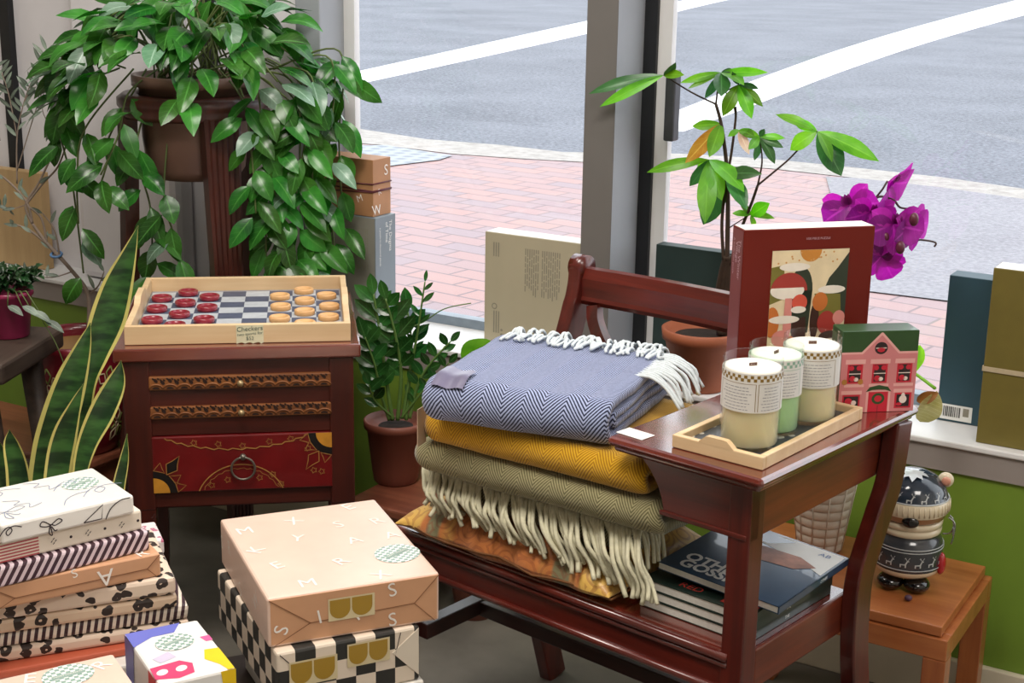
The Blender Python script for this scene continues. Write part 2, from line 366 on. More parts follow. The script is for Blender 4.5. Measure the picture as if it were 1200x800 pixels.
for n_, pts in (('street_marking', [(390, 90), (690, 24), (840, -8), (960, -34), (960, -22), (848, 1), (690, 39), (395, 104)]),
                ('street_marking', [(660, 182), (785, 133), (900, 88), (1000, 53), (1100, 24), (1200, -2), (1290, -24), (1290, -4), (1200, 18), (1100, 46), (1000, 79), (900, 117), (785, 160), (720, 182)])):
    h_ = len(pts)//2; e1 = smooth_path([P(x, y, -.0335) for x, y in pts[:h_]], 6); e2 = smooth_path([P(x, y, -.0335) for x, y in pts[h_:]][::-1], 6); mb = MB()
    for i in range(len(e1)-1): mb.poly([e2[i], e2[i+1], e1[i+1], e1[i]])
    o = mb.obj(n_, M['line']); o['kind'] = 'structure'
# light, sky
wd = bpy.data.worlds.new('sky'); bpy.context.scene.world = wd; wd.use_nodes = True
nt = wd.node_tree; bg = nt.nodes['Background']; bg.inputs[0].default_value = (.90, .95, 1, 1); bg.inputs[1].default_value = 2.6
def area(name, loc, size, power, col=(1, .93, .84), rot=(0, 0, 0), sy=None):
    l = bpy.data.lights.new(name, 'AREA'); l.shape = 'RECTANGLE'; l.size = size; l.size_y = sy or size; l.energy = power; l.color = col
    o = bpy.data.objects.new(name, l); C.objects.link(o); o.location = loc; o.rotation_euler = rot; return o
area('ceiling_or_fill_lamp', (-.45, 1.55, 2.7), .9, 48, (1, .94, .87))
area('ceiling_or_fill_lamp', (.9, .2, 2.7), .9, 32, (1, .94, .87))
area('ceiling_or_fill_lamp', (-1.05, 2.75, 2.7), .6, 15, (1, .95, .88))  # unseen fill lamp, added to brighten the left wall
sc = bpy.context.scene; sc.view_settings.view_transform = 'Standard'; sc.view_settings.look = 'None'; sc.view_settings.exposure = 0
sc.cycles.max_bounces = 8; sc.cycles.transparent_max_bounces = 16; sc.cycles.sample_clamp_indirect = 6
# ================================================================== FURNITURE
M['mahog'] = wood('mahogany', '3c0e0a', '702317', 0, 1, .3, .9, .14, 10)
M['mahogtop'] = wood('mahogany_tabletop', '4a140e', '7a2a1c', 0, 1, .22, 1., .12, 10); M['mahogtop'].node_tree.nodes['Principled BSDF'].inputs['Coat IOR'].default_value = 2.0
M['mahogz'] = wood('mahogany_upright', '380d09', '682015', 2, 1, .32, .6, .18, 10)
M['mahogs'] = wood('mahogany_side', '4c1a10', '7e3820', 1, 1, .32, .45, .2, 10)
M['dmahog'] = wood('dark_mahogany', '22100f', '3b1a16', 0, 1, .35, .4, .2, 10)
M['dmahogz'] = wood('dark_mahogany_upright', '2a110e', '45201a', 2, 1, .35, .4, .2, 10)
# --- telephone bench: local x to the right along the front, y to the back
bench = thing('telephone_bench', 'long mahogany bench with built-in side table and curved back rail', 'bench', B(0, 0, 0), BROT)
def U(u): return -u
mb = MB(); mb.bx(U(.262), U(.0), -.024, .432, .686, .70, 0, .006); mb.bx(U(.254), U(.008), -.017, .428, .678, .688, 0, .004)
mb.obj('tabletop', M['mahogtop'], bench)
# apron with a swept end under the table
cut = [(.232, .678)]+[(.232-.052*math.sin(t*PI/2)**1.2-.004, .678-.082*(1-math.cos(t*PI/2))**.75) for t in [k/8 for k in range(1, 9)]]
mb = MB(); mb.prism([(U(.03), .678)]+[(U(a), b) for a, b in cut]+[(U(.03), .594)], (0, .004, 0), (1, 0, 0), (0, 0, 1), (0, 1, 0), .02, 0)
mb.bx(U(.182), U(.035), .001, .005, .594, .602, 0, .002)
mb.obj('front_apron', M['mahog'], bench)
MB().bx(U(.052), U(.032), .03, .40, .594, .678, 0, .002).obj('side_apron', M['mahogs'], bench)
MB().bx(U(.235), U(.03), .385, .405, .594, .678).obj('back_apron', M['mahog'], bench)
mb = MB(); mb.prism([(-.019, 0), (.019-.038, .0)][:0]+[(0, 0), (.030, 0), (.036, .36), (.036, .678), (0, .678)], (U(.03), .003, 0), (-1, 0, 0), (0, 0, 1), (0, 1, 0), .036, 0, .002)
mb.obj('leg', M['mahogz'], bench)
mb = MB(); mb.prism([(0, 0), (.030, 0), (.036, .34), (.036, .41), (0, .41)], (U(.738), .003, 0), (1, 0, 0), (0, 0, 1), (0, 1, 0), .036, 0, .002)
mb.obj('leg', M['mahogz'], bench)
def sabre(x0, x1, cl, wid):
    cl = smooth_path([(0, a, b) for a, b in cl], 6); L = []; R = []
    for i, p in enumerate(cl):
        t = (cl[min(i+1, len(cl)-1)]-cl[max(i-1, 0)]).normalized(); q = Vector((0, t.z, -t.y)); w = wid(p.z)
        L.append((p+q*w/2)[1:]); R.append((p-q*w/2)[1:])
    vs = []; n = len(cl)
    for x in (x0, x1): vs += [(x, a, b) for a, b in L]+[(x, a, b) for a, b in R]
    fs = []
    for i in range(n-1):
        fs += [(i, i+1, n+i+1, n+i), (2*n+i, 3*n+i, 3*n+i+1, 2*n+i+1), (i, 2*n+i, 2*n+i+1, i+1), (n+i, n+i+1, 3*n+i+1, 3*n+i)]
    fs += [(0, n, 3*n, 2*n), (n-1, 3*n-1, 4*n-1, 2*n-1)]
    bm = bmesh.new(); bv = [bm.verts.new(v) for v in vs]
    for f in fs: bm.faces.new([bv[k] for k in f])
    bmesh.ops.recalc_face_normals(bm, faces=bm.faces[:])
    sharp = [e for e in bm.edges if len(e.link_faces) == 2 and e.calc_face_angle(0) > .9]
    bmesh.ops.bevel(bm, geom=sharp, offset=.003, segments=2, affect='EDGES', profile=.5)
    return MB().bm(bm)
low = [(.40, 0), (.355, .15), (.318, .30), (.308, .40), (.315, .46), (.352, .53), (.384, .59), (.398, .68)]
sabre(U(.03), U(.004), low, lambda z: .048 if z > .25 else .036+.048*z).obj('rear_leg', M['mahogz'], bench)
lowL = low[:5]+[(.345, .53), (.39, .62), (.425, .70), (.448, .77), (.452, .815)]
mb = sabre(U(.708), U(.680), lowL, lambda z: .048 if z < .74 else .044)
mb.tube([(U(.709), .452, .808), (U(.679), .452, .808)], .0225, 16)
mb.obj('rear_leg', M['mahogz'], bench)
# seat
mb = MB(); mb.bx(U(.738), U(.032), .006, .31, .405, .42, 0, .004); mb.obj('seat', M['mahogtop'], bench)
mb = MB(); mb.bx(U(.735), U(.05), .005, .022, .352, .408, 0, .002)
mb.tube([(U(.735), 0.004, .41), (U(.055), 0.004, .41)], .007, 10); mb.tube([(U(.735), 0.003, .357), (U(.055), 0.003, .357)], .006, 10); mb.tube([(U(.735), 0.004, .398), (U(.055), 0.004, .398)], .004, 8)
mb.obj('front_rail', M['mahog'], bench)
MB().bx(U(.052), U(.030), .038, .30, .355, .4195, 0, .003).obj('side_rail', M['mahogs'], bench)
MB().bx(U(.70), U(.678), .038, .30, .355, .405, 0, .003).obj('side_rail', M['mahogs'], bench)
MB().bx(U(.68), U(.03), .29, .31, .355, .405, 0, .003).obj('back_rail', M['mahog'], bench)
# H stretchers
MB().bx(U(.704), U(.676), .03, .345, .215, .243, 0, .002).obj('stretcher', M['dmahog'], bench)
MB().bx(U(.048), U(.022), .03, .345, .215, .243, 0, .002).obj('stretcher', M['dmahog'], bench)
MB().bx(U(.68), U(.045), .165, .195, .213, .24, 0, .002).obj('stretcher', M['dmahog'], bench)
# curved back rail
prof = [(-.010, .742), (-.014, .750), (-.011, .757), (-.012, .79), (-.004, .808), (.008, .81), (.012, .80), (.008, .752), (.002, .742)]
mb = MB(); vs = []; fs = []; N = 24; k = len(prof)
for i in range(N+1):
    u = .685-(.685-.20)*i/N; y = .448+.018*math.sin(PI*i/N)
    vs += [(U(u), y+a, b) for a, b in prof]
for i in range(N):
    for j in range(k): fs.append((i*k+j, i*k+(j+1) % k, (i+1)*k+(j+1) % k, (i+1)*k+j))
fs += [tuple(range(k))[::-1], tuple(N*k+j for j in range(k))]
mb.add(vs, fs, 0, False); mb.obj('backrest_rail', M['mahog'], bench)
for sgn in (1, -1):
    pts = [(.655, .744), (.645, .715), (.615, .680), (.575, .655), (.53, .625), (.50, .58), (.49, .52)]
    pts = [(U(.44+(a-.44)*sgn), .445-(.744-b)*.30, b) for a, b in pts]
    mb = MB(); pp = smooth_path(pts, 5); vs = []; fs = []
    for i, p in enumerate(pp):
        t = (pp[min(i+1, len(pp)-1)]-pp[max(i-1, 0)]).normalized(); q = Vector((0, 1, 0)).cross(t).normalized()
        for a, b in ((-.013, -.009), (.013, -.009), (.013, .009), (-.013, .009)): vs.append(p+q*a+Vector((0, b, 0)))
    for i in range(len(pp)-1):
        for j in range(4): fs.append((i*4+j, i*4+(j+1) % 4, (i+1)*4+(j+1) % 4, (i+1)*4+j))
    mb.add(vs, fs).obj('splat', M['mahogz'], bench)
MB().bx(U(.68), U(.20), .362, .386, .49, .525, 0, .004).obj('lower_back_rail', M['mahog'], bench)
sabre(U(.205), U(.180), [(.400, .70), (.425, .74), (.448, .79), (.452, .815)], lambda z: .04).obj('back_post', M['mahogz'], bench)
# --- chest of drawers
CZ = .65
cfl = P(131, 410, CZ); cfr = P(423, 403, CZ); cdir = (cfr-cfl).normalized(); crot = math.atan2(cdir.y, cdir.x); cw = (cfr-cfl).length; cd = .43
M['cab'] = wood('red_brown_wood', '36110b', '5c2216', 0, 1.2, .38, .25, .25, 9)
M['cabz'] = wood('red_brown_upright', '330f0a', '521d12', 2, 1.2, .38, .25, .25, 9)
M['cabtop'] = wood('red_brown_top_sheen', '5a2018', '7c3628', 0, 1.2, .25, 1., .15, 9)  # paler, pinker base colour paints in the reflection on the top
M['cabtop'].node_tree.nodes['Principled BSDF'].inputs['Coat IOR'].default_value = 1.9
cab = thing('chest_of_drawers', 'small red-brown wooden chest with two carved drawers and one painted drawer', 'chest', cfl*1.0-Vector((0, 0, CZ)), crot)
MB().bx(0, cw, 0, cd, CZ-.026, CZ, 0, .004).obj('top', M['cabtop'], cab)
x0, x1 = .014, cw-.014
mb = MB()
mb.bx(x0+.02, x1-.02, .385, .40, .33, CZ-.026, 0); mb.bx(x0, x0+.018, .03, .39, .33, CZ-.026, 0); mb.bx(x1-.018, x1, .03, .39, .33, CZ-.026, 0)
mb.bx(x0, x1, .02, .40, .33, .345, 0)
fx0, fx1 = x0+.048, x1-.043
zs = [(.594, CZ-.026), (.535, .568), (.478, .512), (.335, .364)]
for a, b in zs: mb.bx(x0+.04, x1-.04, .014, .034, a, b, 0)
mb.obj('carcass', M['cab'], cab)
for k, (xa, xb, ya, yb) in enumerate(((x0, x0+.050, .008, .05), (x1-.046, x1, .008, .05), (x0, x0+.046, .35, .40), (x1-.046, x1, .35, .40))):
    t_ = .012; mb = MB(); cx = (xa+xb)/2; cy = (ya+yb)/2
    mb.bx(xa, xb, ya, yb, .33, CZ-.026, 0, .003)
    bm = bmesh.new(); bmesh.ops.create_cube(bm, size=1)
    for v in bm.verts:
        tp = 1 if v.co.z > 0 else .62
        inner = 1 if (k % 2 == 0) else -1
        v.co = Vector((cx+v.co.x*(xb-xa)*tp, cy+v.co.y*(yb-ya)*tp, .165+v.co.z*.33))
    mb.bm(bm); mb.obj('leg', M['cabz'], cab)
M['carve'] = wood('carved_wood', '6a3a1c', '9a6030', 0, 2, .5, .1, .4, 9)
M['carvedark'] = plain('carved_recess', '2a130a', .8, .2, 40)
M['brass'] = plain('old_brass', 'b29a72', .4, .1, 30, metal=.6)
M['redlac'] = plain('red_lacquer', '6e1012', .35, .35, 9, coat=.3)
M['gold'] = plain('gold_line', 'a8783e', .5, .15, 40)
M['ochre'] = plain('ochre_paint', 'c98a2c', .5, .15, 40)
M['blk'] = plain('black_paint', '150e0c', .5, .1, 40)
def carved(za, zb):
    dr = MB(); dr.bx(fx0, fx1, .006, .3, za, zb, 0, .002); h_ = zb-za; n = 13
    for i in range(n):
        cx = fx0+(i+.5)*(fx1-fx0)/n; r = (fx1-fx0)/n*.48
        arc = [(cx+r*math.cos(PI*k/8), .0055, za+.004+r*.62*math.sin(PI*k/8)) for k in range(9)]
        dr.tube(arc, .0016, 6, 2)
        arc = [(cx+r*.55*math.cos(PI*k/6), .0055, za+.003+r*.36*math.sin(PI*k/6)) for k in range(7)]
        dr.poly([Vector((p[0], .0053, p[2])) for p in arc], 1)
        for dx, dz, rr in ((0, .019, .0032), (-.0045, .0225, .0018), (.0045, .0225, .0018), (r, .0155, .0034), (r-.003, .020, .0018), (r+.003, .020, .0018)):
            if cx+dx < fx1-.004: dr.disc((cx+dx, .0053, za+dz), rr, (0, -1, 0), 1, rr*1.5, 8)
    o = dr.obj('drawer', [M['carve'], M['carvedark'], M['carve']], cab)
    k = MB(); k.lathe([(.003, 0), (.003, .006), (.0062, .009), (.0062, .013), (.003, .016), (1e-5, .0165)], 14, 0, M=Matrix.Translation(((fx0+fx1)/2, .006, (za+zb)/2)) @ Matrix.Rotation(PI/2, 4, 'X'))
    k.obj('knob', M['brass'], o); return o
carved(.568, .594); carved(.512, .535)
dr = MB(); za, zb = .366, .476; dr.bx(fx0, fx1, .006, .3, za, zb, 0, .002); Y_ = .0054; mx = (fx0+fx1)/2
N_ = (0, -1, 0)
def arcp(cx, cz, rx, rz, a0, a1, n=24, wob=0, wn=0): return [Vector((cx+(rx+wob*math.sin(wn*t))*math.cos(t), Y_, cz+(rz+wob*math.sin(wn*t))*math.sin(t))) for t in [a0+(a1-a0)*k/n for k in range(n+1)]]
clip = lambda pts: [p for p in pts if fx0+.001 < p.x < fx1-.001 and za+.001 < p.z < zb-.001]
for pts, w in ((arcp(mx-.01, zb+.035, .165, .062, PI, 2*PI, 60, .002, 40), .0022), (arcp(mx-.005, za-.03, .085, .082, 0, PI, 40), .0022), (arcp(mx-.005, za-.03, .078, .074, 0, PI, 40, .0015, 30), .001)):
    p = clip(pts)
    if len(p) > 1: dr.ribbon(p, N_, w, 1)
rg = random.Random(3)
for cx, cz in ((mx-.09, zb-.012), (mx-.045, zb-.016), (mx, zb-.021), (mx+.05, zb-.014), (mx+.09, zb-.01), (mx-.03, za+.022), (mx+.03, za+.024), (mx+.055, za+.03), (mx-.06, za+.012), (mx+.07, za+.01), (fx1-.035, za+.035), (fx1-.02, za+.032), (fx1-.045, zb-.03)):
    k = 5; dr.ribbon([Vector((cx+(.0065 if j % 2 else .0035)*math.cos(PI*j/k), Y_, cz+(.0065 if j % 2 else .0035)*math.sin(PI*j/k))) for j in range(2*k+1)], N_, .0012, 1)
for sx, cx, cz, a0 in ((1, fx0, za, 0), (-1, fx1, zb, PI)):
    for r, m_, y_ in ((.044, 3, .0003), (.030, 2, .0006)):
        dr.poly([Vector((cx, Y_-y_, cz))]+[Vector((cx+r*math.cos(a0+PI/2*k/12), Y_-y_, cz+r*math.sin(a0+PI/2*k/12))) for k in range(13)], m_)
    for q in range(4):
        an = a0+PI/2*(q+.6)/4.2; L = .088 if q == 2 else .062; dirv = Vector((math.cos(an), 0, math.sin(an))); nv = Vector((-math.sin(an), 0, math.cos(an))); o_ = Vector((cx, Y_, cz))
        out = [o_+dirv*.044, o_+dirv*(L*.7)+nv*.012, o_+dirv*(L*.82)+nv*.006, o_+dirv*L, o_+dirv*(L*.82)-nv*.006, o_+dirv*(L*.7)-nv*.012, o_+dirv*.044]
        out = [Vector((min(max(p.x, fx0+.001), fx1-.001), p.y, min(max(p.z, za+.001), zb-.001))) for p in out]
        if q == 2 and sx == 1: dr.poly([p+Vector((0, .0001, 0)) for p in out[:-1]], 3)
        dr.ribbon(out, N_, .0016, 1)
o = dr.obj('drawer', [M['redlac'], M['gold'], M['ochre'], M['blk']], cab)
k = MB(); k.sphere((mx, .001, za+.068), .0065, 0); ring = [(mx+.022*math.sin(2*PI*i/24), -.002, za+.046+.022*math.cos(2*PI*i/24)) for i in range(25)]; k.tube(ring, .0022, 8)
k.obj('ring_pull', plain('dull_steel', '7d776c', .35, .1, 30, metal=.7), o)
# --- wooden game tray on the chest
M['maple'] = wood('pale_maple', 'd4b184', 'e8cda4', 0, 1, .45, .1, .3, 8)
def tray(name, label, cat, o, rot, Wd, Dp, Hh, wall, bottommats, bottomfn, bumps, bumph):
    t = thing(name, label, cat, o, rot); mb = MB()
    mb.bx(0, Wd, 0, wall, 0, Hh, 0, .0015); mb.bx(0, Wd, Dp-wall, Dp, 0, Hh, 0, .0015); mb.bx(0, wall, wall, Dp-wall, 0, Hh, 0, .0015); mb.bx(Wd-wall, Wd, wall, Dp-wall, 0, Hh, 0, .0015)
    for (side, a, b) in bumps:
        n = 10; L = b-a; pr = [(a, Hh-.002)]+[(a+L*k/n, Hh+bumph*min(1, 1.6*math.sin(PI*k/n))) for k in range(n+1)]+[(b, Hh-.002)]
        if side == 'L': mb.prism(pr, (0, 0, 0), (0, 1, 0), (0, 0, 1), (1, 0, 0), wall, 0)
        if side == 'R': mb.prism(pr, (Wd-wall, 0, 0), (0, 1, 0), (0, 0, 1), (1, 0, 0), wall, 0)
        if side == 'F': mb.prism(pr, (0, 0, 0), (1, 0, 0), (0, 0, 1), (0, 1, 0), wall, 0)
        if side == 'B': mb.prism(pr, (0, Dp-wall, 0), (1, 0, 0), (0, 0, 1), (0, 1, 0), wall, 0)
    mb.obj('frame', M['maple'], t)
    mb = MB(); mb.bx(wall*.5, Wd-wall*.5, wall*.5, Dp-wall*.5, .002, .008, 0); bottomfn(mb, wall, Wd-wall, wall, Dp-wall, .0083)
    mb.obj('base', bottommats, t); return t
tfl = P(146, 405, CZ); tfr = P(411, 400, CZ); tdir = (tfr-tfl).normalized(); trot = math.atan2(tdir.y, tdir.x); tw = (tfr-tfl).length; td = .405; TH_ = .036
sq = {}
def board(mb, xa, xb, ya, yb, z):
    bx0, bx1, by0, by1 = xa+.003, xb-.003, ya+.006, yb-.012
    for i in range(8):
        for j in range(8):
            w_ = (bx1-bx0)/8; h_ = (by1-by0)/8; xx = bx0+i*w_; yy = by0+j*h_
            mb.poly([(xx, yy, z), (xx+w_, yy, z), (xx+w_, yy+h_, z), (xx, yy+h_, z)], 1+(i+j) % 2); sq[(i, j)] = (xx+w_/2, yy+h_/2)
M['sqd'] = plain('slate_square', '4c5266', .6, .15, 60); M['sql'] = plain('pale_grey_square', 'b4b8bc', .6, .1, 60); M['bed'] = plain('grey_bed', '8d8d92', .6, .1, 60)
ttray = tray('game_tray', 'pale wooden tray with a grey checkers board lying on the chest of drawers', 'game board', tfl+Vector((0, 0, .0005)), trot, tw, td, TH_, .012, [M['bed'], M['sqd'], M['sql']], board,
             [('L', .17, .29), ('R', .15, .27)], .012)
TM = Matrix.Translation(ttray.location) @ Matrix.Rotation(trot, 4, 'Z')
M['redchk'] = plain('red_lacquer_checker', '8a1f30', .3, .08, 40, coat=.4); M['tanchk'] = plain('natural_wood_checker', 'dbab74', .45, .1, 60)
row_w = ['back row', 'second row from the back', 'third row from the back', 'fourth row from the back', 'fifth row from the back', 'sixth row from the back', 'seventh row from the back', 'front row']
first = {}
def checker_piece(i, j, mat, lab, grp):
    x, y = sq[(i, j)]; loc = TM @ Vector((x+rg.uniform(-.003, .003), y+rg.uniform(-.003, .003), .0086))
    if mat in first: o = first[mat].copy(); C.objects.link(o)
    else:
        mb = MB(); r = .0205
        mb.lathe([(r-.001, 0), (r, .0015), (r, .0085), (r-.0015, .010), (r-.0045, .010), (r-.0055, .0075), (1e-5, .0072)], 28); o = mb.obj('checker_piece', mat); first[mat] = o
    o.location = loc; tag(o, lab, 'checker', grp); return o
for i in range(3):
    for j in range(1, 8):
        if (i+j) % 2 == 1: continue
        checker_piece(i, j, M['redchk'], 'red checker in the %s, %s' % (('left red column', 'middle red column', 'right red column')[i], row_w[7-j]), 'red checkers on the board')
for i in range(5, 8):
    for j in range(1, 8):
        if (i+j) % 2 == 0: continue
        checker_piece(i, j, M['tanchk'], 'pale wooden checker in the %s, %s' % (('left pale column', 'middle pale column', 'right pale column')[i-5], row_w[7-j]), 'pale wooden checkers on the board')
M['note'] = plain('note_paper', 'ddd9b8', .8, .06, 50); M['ink'] = plain('grey_green_ink', '4a6058', .8, .1, 50); M['inkgrey'] = plain('grey_ink', '6d6c68', .8, .1, 50)
nx = .206*tw/.42
mb = MB(); w_ = .050; jag = [(w_*k/10, -.034+.0015*((k*7) % 3-1)) for k in range(11)]
mb.prism([(0, .0), (w_, .0)]+jag[::-1], (nx, -.0006, TH_-.001), (1, 0, .0), (0, 0, 1), (0, -1, 0), .0006, 0)
mb.text('Checkers', (nx+w_/2, -.0013, TH_-.008), (1, 0, .06), (0, 0, 1), .0125, 1); mb.text('two sports for', (nx+w_/2, -.0013, TH_-.0175), (1, 0, .08), (0, 0, 1), .0080, 1); mb.text('$52', (nx+w_/2, -.0013, TH_-.0265), (1, 0, 0), (0, 0, 1), .0095, 1)
o = mb.obj('price_note', [M['note'], M['ink']], None, ttray.location, trot); tag(o, 'small torn paper note with handwritten price on the front of the game tray', 'note')
# --- low wooden tables by the wall
M['plank'] = wood('worn_red_wood', '6e3a2a', '94583f', 0, 1, .4, .3, .25, 8)
def low_table(label, s0, s1, d0, d1, z):
    t = thing('low_table', label, 'table', W(s0, d0, 0), WROT); w = s1-s0; d = d1-d0
    mb = MB(); mb.bx(0, w, 0, d, z-.02, z, 0, .005); mb.bx(.008, w-.008, .008, d-.008, z-.03, z-.018, 0, .004); mb.obj('tabletop', M['plank'], t)
    mb = MB(); mb.bx(.02, w-.02, .02, .04, z-.08, z-.03, 0); mb.bx(.02, w-.02, d-.04, d-.02, z-.08, z-.03, 0); mb.bx(.02, .04, .04, d-.04, z-.08, z-.03, 0); mb.bx(w-.04, w-.02, .04, d-.04, z-.08, z-.03, 0); mb.obj('apron', M['plank'], t)
    for a in (.02, w-.055):
        for b in (.02, d-.055): MB().bx(a, a+.035, b, b+.035, 0, z-.03, 0, .003).obj('leg', M['plank'], t)
    return t
LZ = .22
a = wc(P(142, 527, LZ)); sL = a[0]
low_table('low red-brown wooden table under the floral pot, left of the chest', sL-.62, sL, -.405, -.165, LZ)
RZ = .27
a = wc(P(455, 597, RZ)); low_table('low red-brown wooden table under the glossy green potted plant', a[0]-.105, a[0]+.075, a[1]-.0, -.03, RZ)
# --- dark stool
M['darkwood'] = wood('dark_weathered_wood', '2c221c', '54443a', 1, 1, .6, .1, .4, 7)
SC = P(75, 383, .55); sd1 = Vector((-.12, -.99, 0)).normalized(); srot = math.atan2(sd1.x, -sd1.y)
st = thing('stool', 'dark weathered wooden stool with slanted legs under the small pink-potted plant', 'stool', SC-Vector((0, 0, .55)), srot)
mb = MB(); mb.bx(-.36, 0, -.30, .0, .505, .55, 0, .008); mb.obj('seat', M['darkwood'], st)
for sx, sy in ((-.05, -.04), (-.05, -.26), (-.31, -.04), (-.31, -.26)):
    dx = .05 if sx > -.1 else -.05; mb = MB(); mb.tube([(sx+dx*.6, sy, 0), (sx-dx*.3, sy, .51)], [.022, .026], 4); mb.obj('leg', M['darkwood'], st)
mb = MB(); mb.bx(-.31, -.05, -.27, -.25, .22, .25); mb.obj('stretcher', M['darkwood'], st)
mb = MB(); mb.bx(-.31, -.05, -.05, -.03, .22, .25); mb.obj('stretcher', M['darkwood'], st)
# --- orange side stool under the jar
M['orange'] = wood('orange_wood', '9a5128', 'bf7743', 0, 1, .35, .35, .2, 7); M['orangez'] = wood('orange_wood_upright', '8e4a26', 'b46d3c', 2, 1, .35, .35, .2, 7)
s1_ = wc(P(1104, 735, .32)); os_ = thing('side_stool', 'low orange-brown wooden stool under the bear jar by the green wall', 'stool', W(s1_[0], s1_[1], 0), WROT)
ww, dd = .40, .29
MB().bx(-ww, 0, 0, dd, .302, .32, 0, .002).obj('seat', M['orange'], os_)
mb = MB(); mb.bx(-ww-.008, .012, -.004, .022, .262, .300, 0, .002); mb.bx(-ww-.008, .012, dd-.018, dd+.008, .262, .300, 0, .002); mb.bx(-.014, .012, .022, dd-.018, .262, .300, 0, .002); mb.bx(-ww-.008, -ww+.018, .022, dd-.018, .262, .300, 0, .002); mb.obj('frame', M['orange'], os_)
for a in (-ww-.008, -.026):
    for b in (-.004, dd-.030): MB().bx(a, a+.038, b, b+.038, 0, .262, 0, .002).obj('leg', M['orangez'], os_)
# --- plant stand
M['stand'] = wood('dark_red_stand', '2e120e', '54241b', 2, 1, .4, .3, .25, 10)
PS = PY(232, 235, 3.33); PS.z = 0; SR = .155
ps = thing('plant_stand', 'tall dark wooden plant stand with fluted legs holding the trailing plant', 'plant stand', PS, .2)
mb = MB(); mb.lathe([(SR-.02, 1.03), (SR-.02, 1.0), (SR+.005, .995), (SR+.012, 1.005), (SR+.006, 1.012), (SR+.012, 1.02), (SR+.012, 1.036), (SR, 1.045), (SR-.03, 1.045), (SR-.03, 1.03), (SR-.02, 1.03)], 40); mb.obj('ring', M['stand'], ps)
for k in range(3):
    an = (-1.19, .90, 3.32)[k]; c_, s_ = math.cos(an), math.sin(an); mb = MB()
    T = Matrix.Rotation(an, 4, 'Z')
    bm = bmesh.new(); N = 10; rows = []
    for i in range(N+1):
        z = 1.005*i/N; r = SR+.005+.05*(1-i/N)**1.5; w = .026+.016*(i/N)**2; rows.append((z, r, w))
    vs = []; fs = []
    ng = 13
    for z, r, w in rows:
        for j in range(ng): x = -w+2*w*j/(ng-1); vs.append((r+(.004 if j % 2 else 0), x, z))
        for j in range(ng): x = w-2*w*j/(ng-1); vs.append((r-.03, x, z))
    k2 = 2*ng
    for i in range(N):
        for j in range(k2): fs.append((i*k2+j, i*k2+(j+1) % k2, (i+1)*k2+(j+1) % k2, (i+1)*k2+j))
    fs += [tuple(range(k2))[::-1], tuple(N*k2+j for j in range(k2))]; bm.free()
    mb.add(vs, fs, 0, False, None, T); mb.obj('leg', M['stand'], ps)
mb = MB(); mb.tube([(SR*.98*math.cos(a), SR*.98*math.sin(a), .30) for a in [-1.19, .90, 3.32, -1.19+2*PI]], .012, 8); mb.lathe([(SR-.03, .30), (SR-.03, .315), (1e-5, .315)], 32); mb.obj('lower_shelf', M['stand'], ps)
# ================================================================== TEXTILES ON THE BENCH
def throw(name, label, fl, fr, depth, z0, z1, mat, tfrac=.36, seed=0, amp=.005, top_extra=0., mats=None):
    fl = Vector((fl.x, fl.y, 0)); fr = Vector((fr.x, fr.y, 0)); d = (fr-fl).normalized(); rot = math.atan2(d.y, d.x); L = (fr-fl).length
    t = thing(name, label, 'blanket', fl+Vector((0, 0, z0)), rot); H = z1-z0; mb = MB(); N = 46
    def shell(h0, h1, th, yf, yb):
        r = (h1-h0)/2-th/2; zc = (h0+h1)/2; path = []
        for k in range(15): path.append((yb-(yb-yf-r)*k/14, h1-th/2))
        for k in range(1, 12): a = PI/2+PI*k/12; path.append((yf+r+r*math.cos(a)*1.0, zc+r*math.sin(a)))
        for k in range(15): path.append((yf+r+(yb-yf-r)*k/14, h0+th/2))
        n = len(path); ln = [0]
        for k in range(1, n): ln.append(ln[-1]+math.dist(path[k], path[k-1]))
        vs = []; uv = []; fs = []; ring = []
        prof = []
        for k in range(n):
            a, b = path[max(k-1, 0)], path[min(k+1, n-1)]; tx, tz = b[0]-a[0], b[1]-a[1]; q = math.hypot(tx, tz); nx_, nz_ = tz/q, -tx/q
            prof.append((path[k], (-nx_, -nz_), ln[k]))
        loop = [(p, 1, l, nn) for p, nn, l in prof]+[(p, -1, l, nn) for p, nn, l in prof[::-1]]
        m = len(loop)
        for i in range(N+1):
            x = L*i/N; e = min(x, L-x); sh = .55+.45*min(1, e/.015)**.5
            for (p, sd, l, nn) in loop:
                nz = noise.noise(Vector((x*9+seed, p[0]*9, p[1]*30+seed*3)))*amp+noise.noise(Vector((x*28+seed, p[0]*28, p[1]*60)))*amp*.35
                o_ = th/2*sh*sd
                # nn points towards the outside of the fold for sd=-1
                vs.append((x+noise.noise(Vector((p[0]*14, p[1]*40, seed+9)))*.006*(1 if e < .03 else 0), p[0]-nn[0]*o_*-1, p[1]-nn[1]*o_*-1+nz*(1 if sd > 0 else .6))); uv.append((x, l))
        for i in range(N):
            for j in range(m): fs.append((i*m+j, (i+1)*m+j, (i+1)*m+(j+1) % m, i*m+(j+1) % m))
        for j in range(n-1):
            fs.append((j, j+1, m-2-j, m-1-j)); b0 = N*m; fs.append((b0+j+1, b0+j, b0+m-1-j, b0+m-2-j))
        mb.add(vs, fs, 0, True, uv)
    th = H*tfrac
    shell(0, H, th, 0, depth)
    if 1-2*tfrac > .12: g = th+.001; shell(g, H-g, (H-2*g)*.46, .03, depth-.01)
    o = mb.obj('folded_cloth', mat, t)
    bm = bmesh.new(); bm.from_mesh(o.data); bmesh.ops.recalc_face_normals(bm, faces=bm.faces[:]); bm.to_mesh(o.data); bm.free()
    return t, L, H
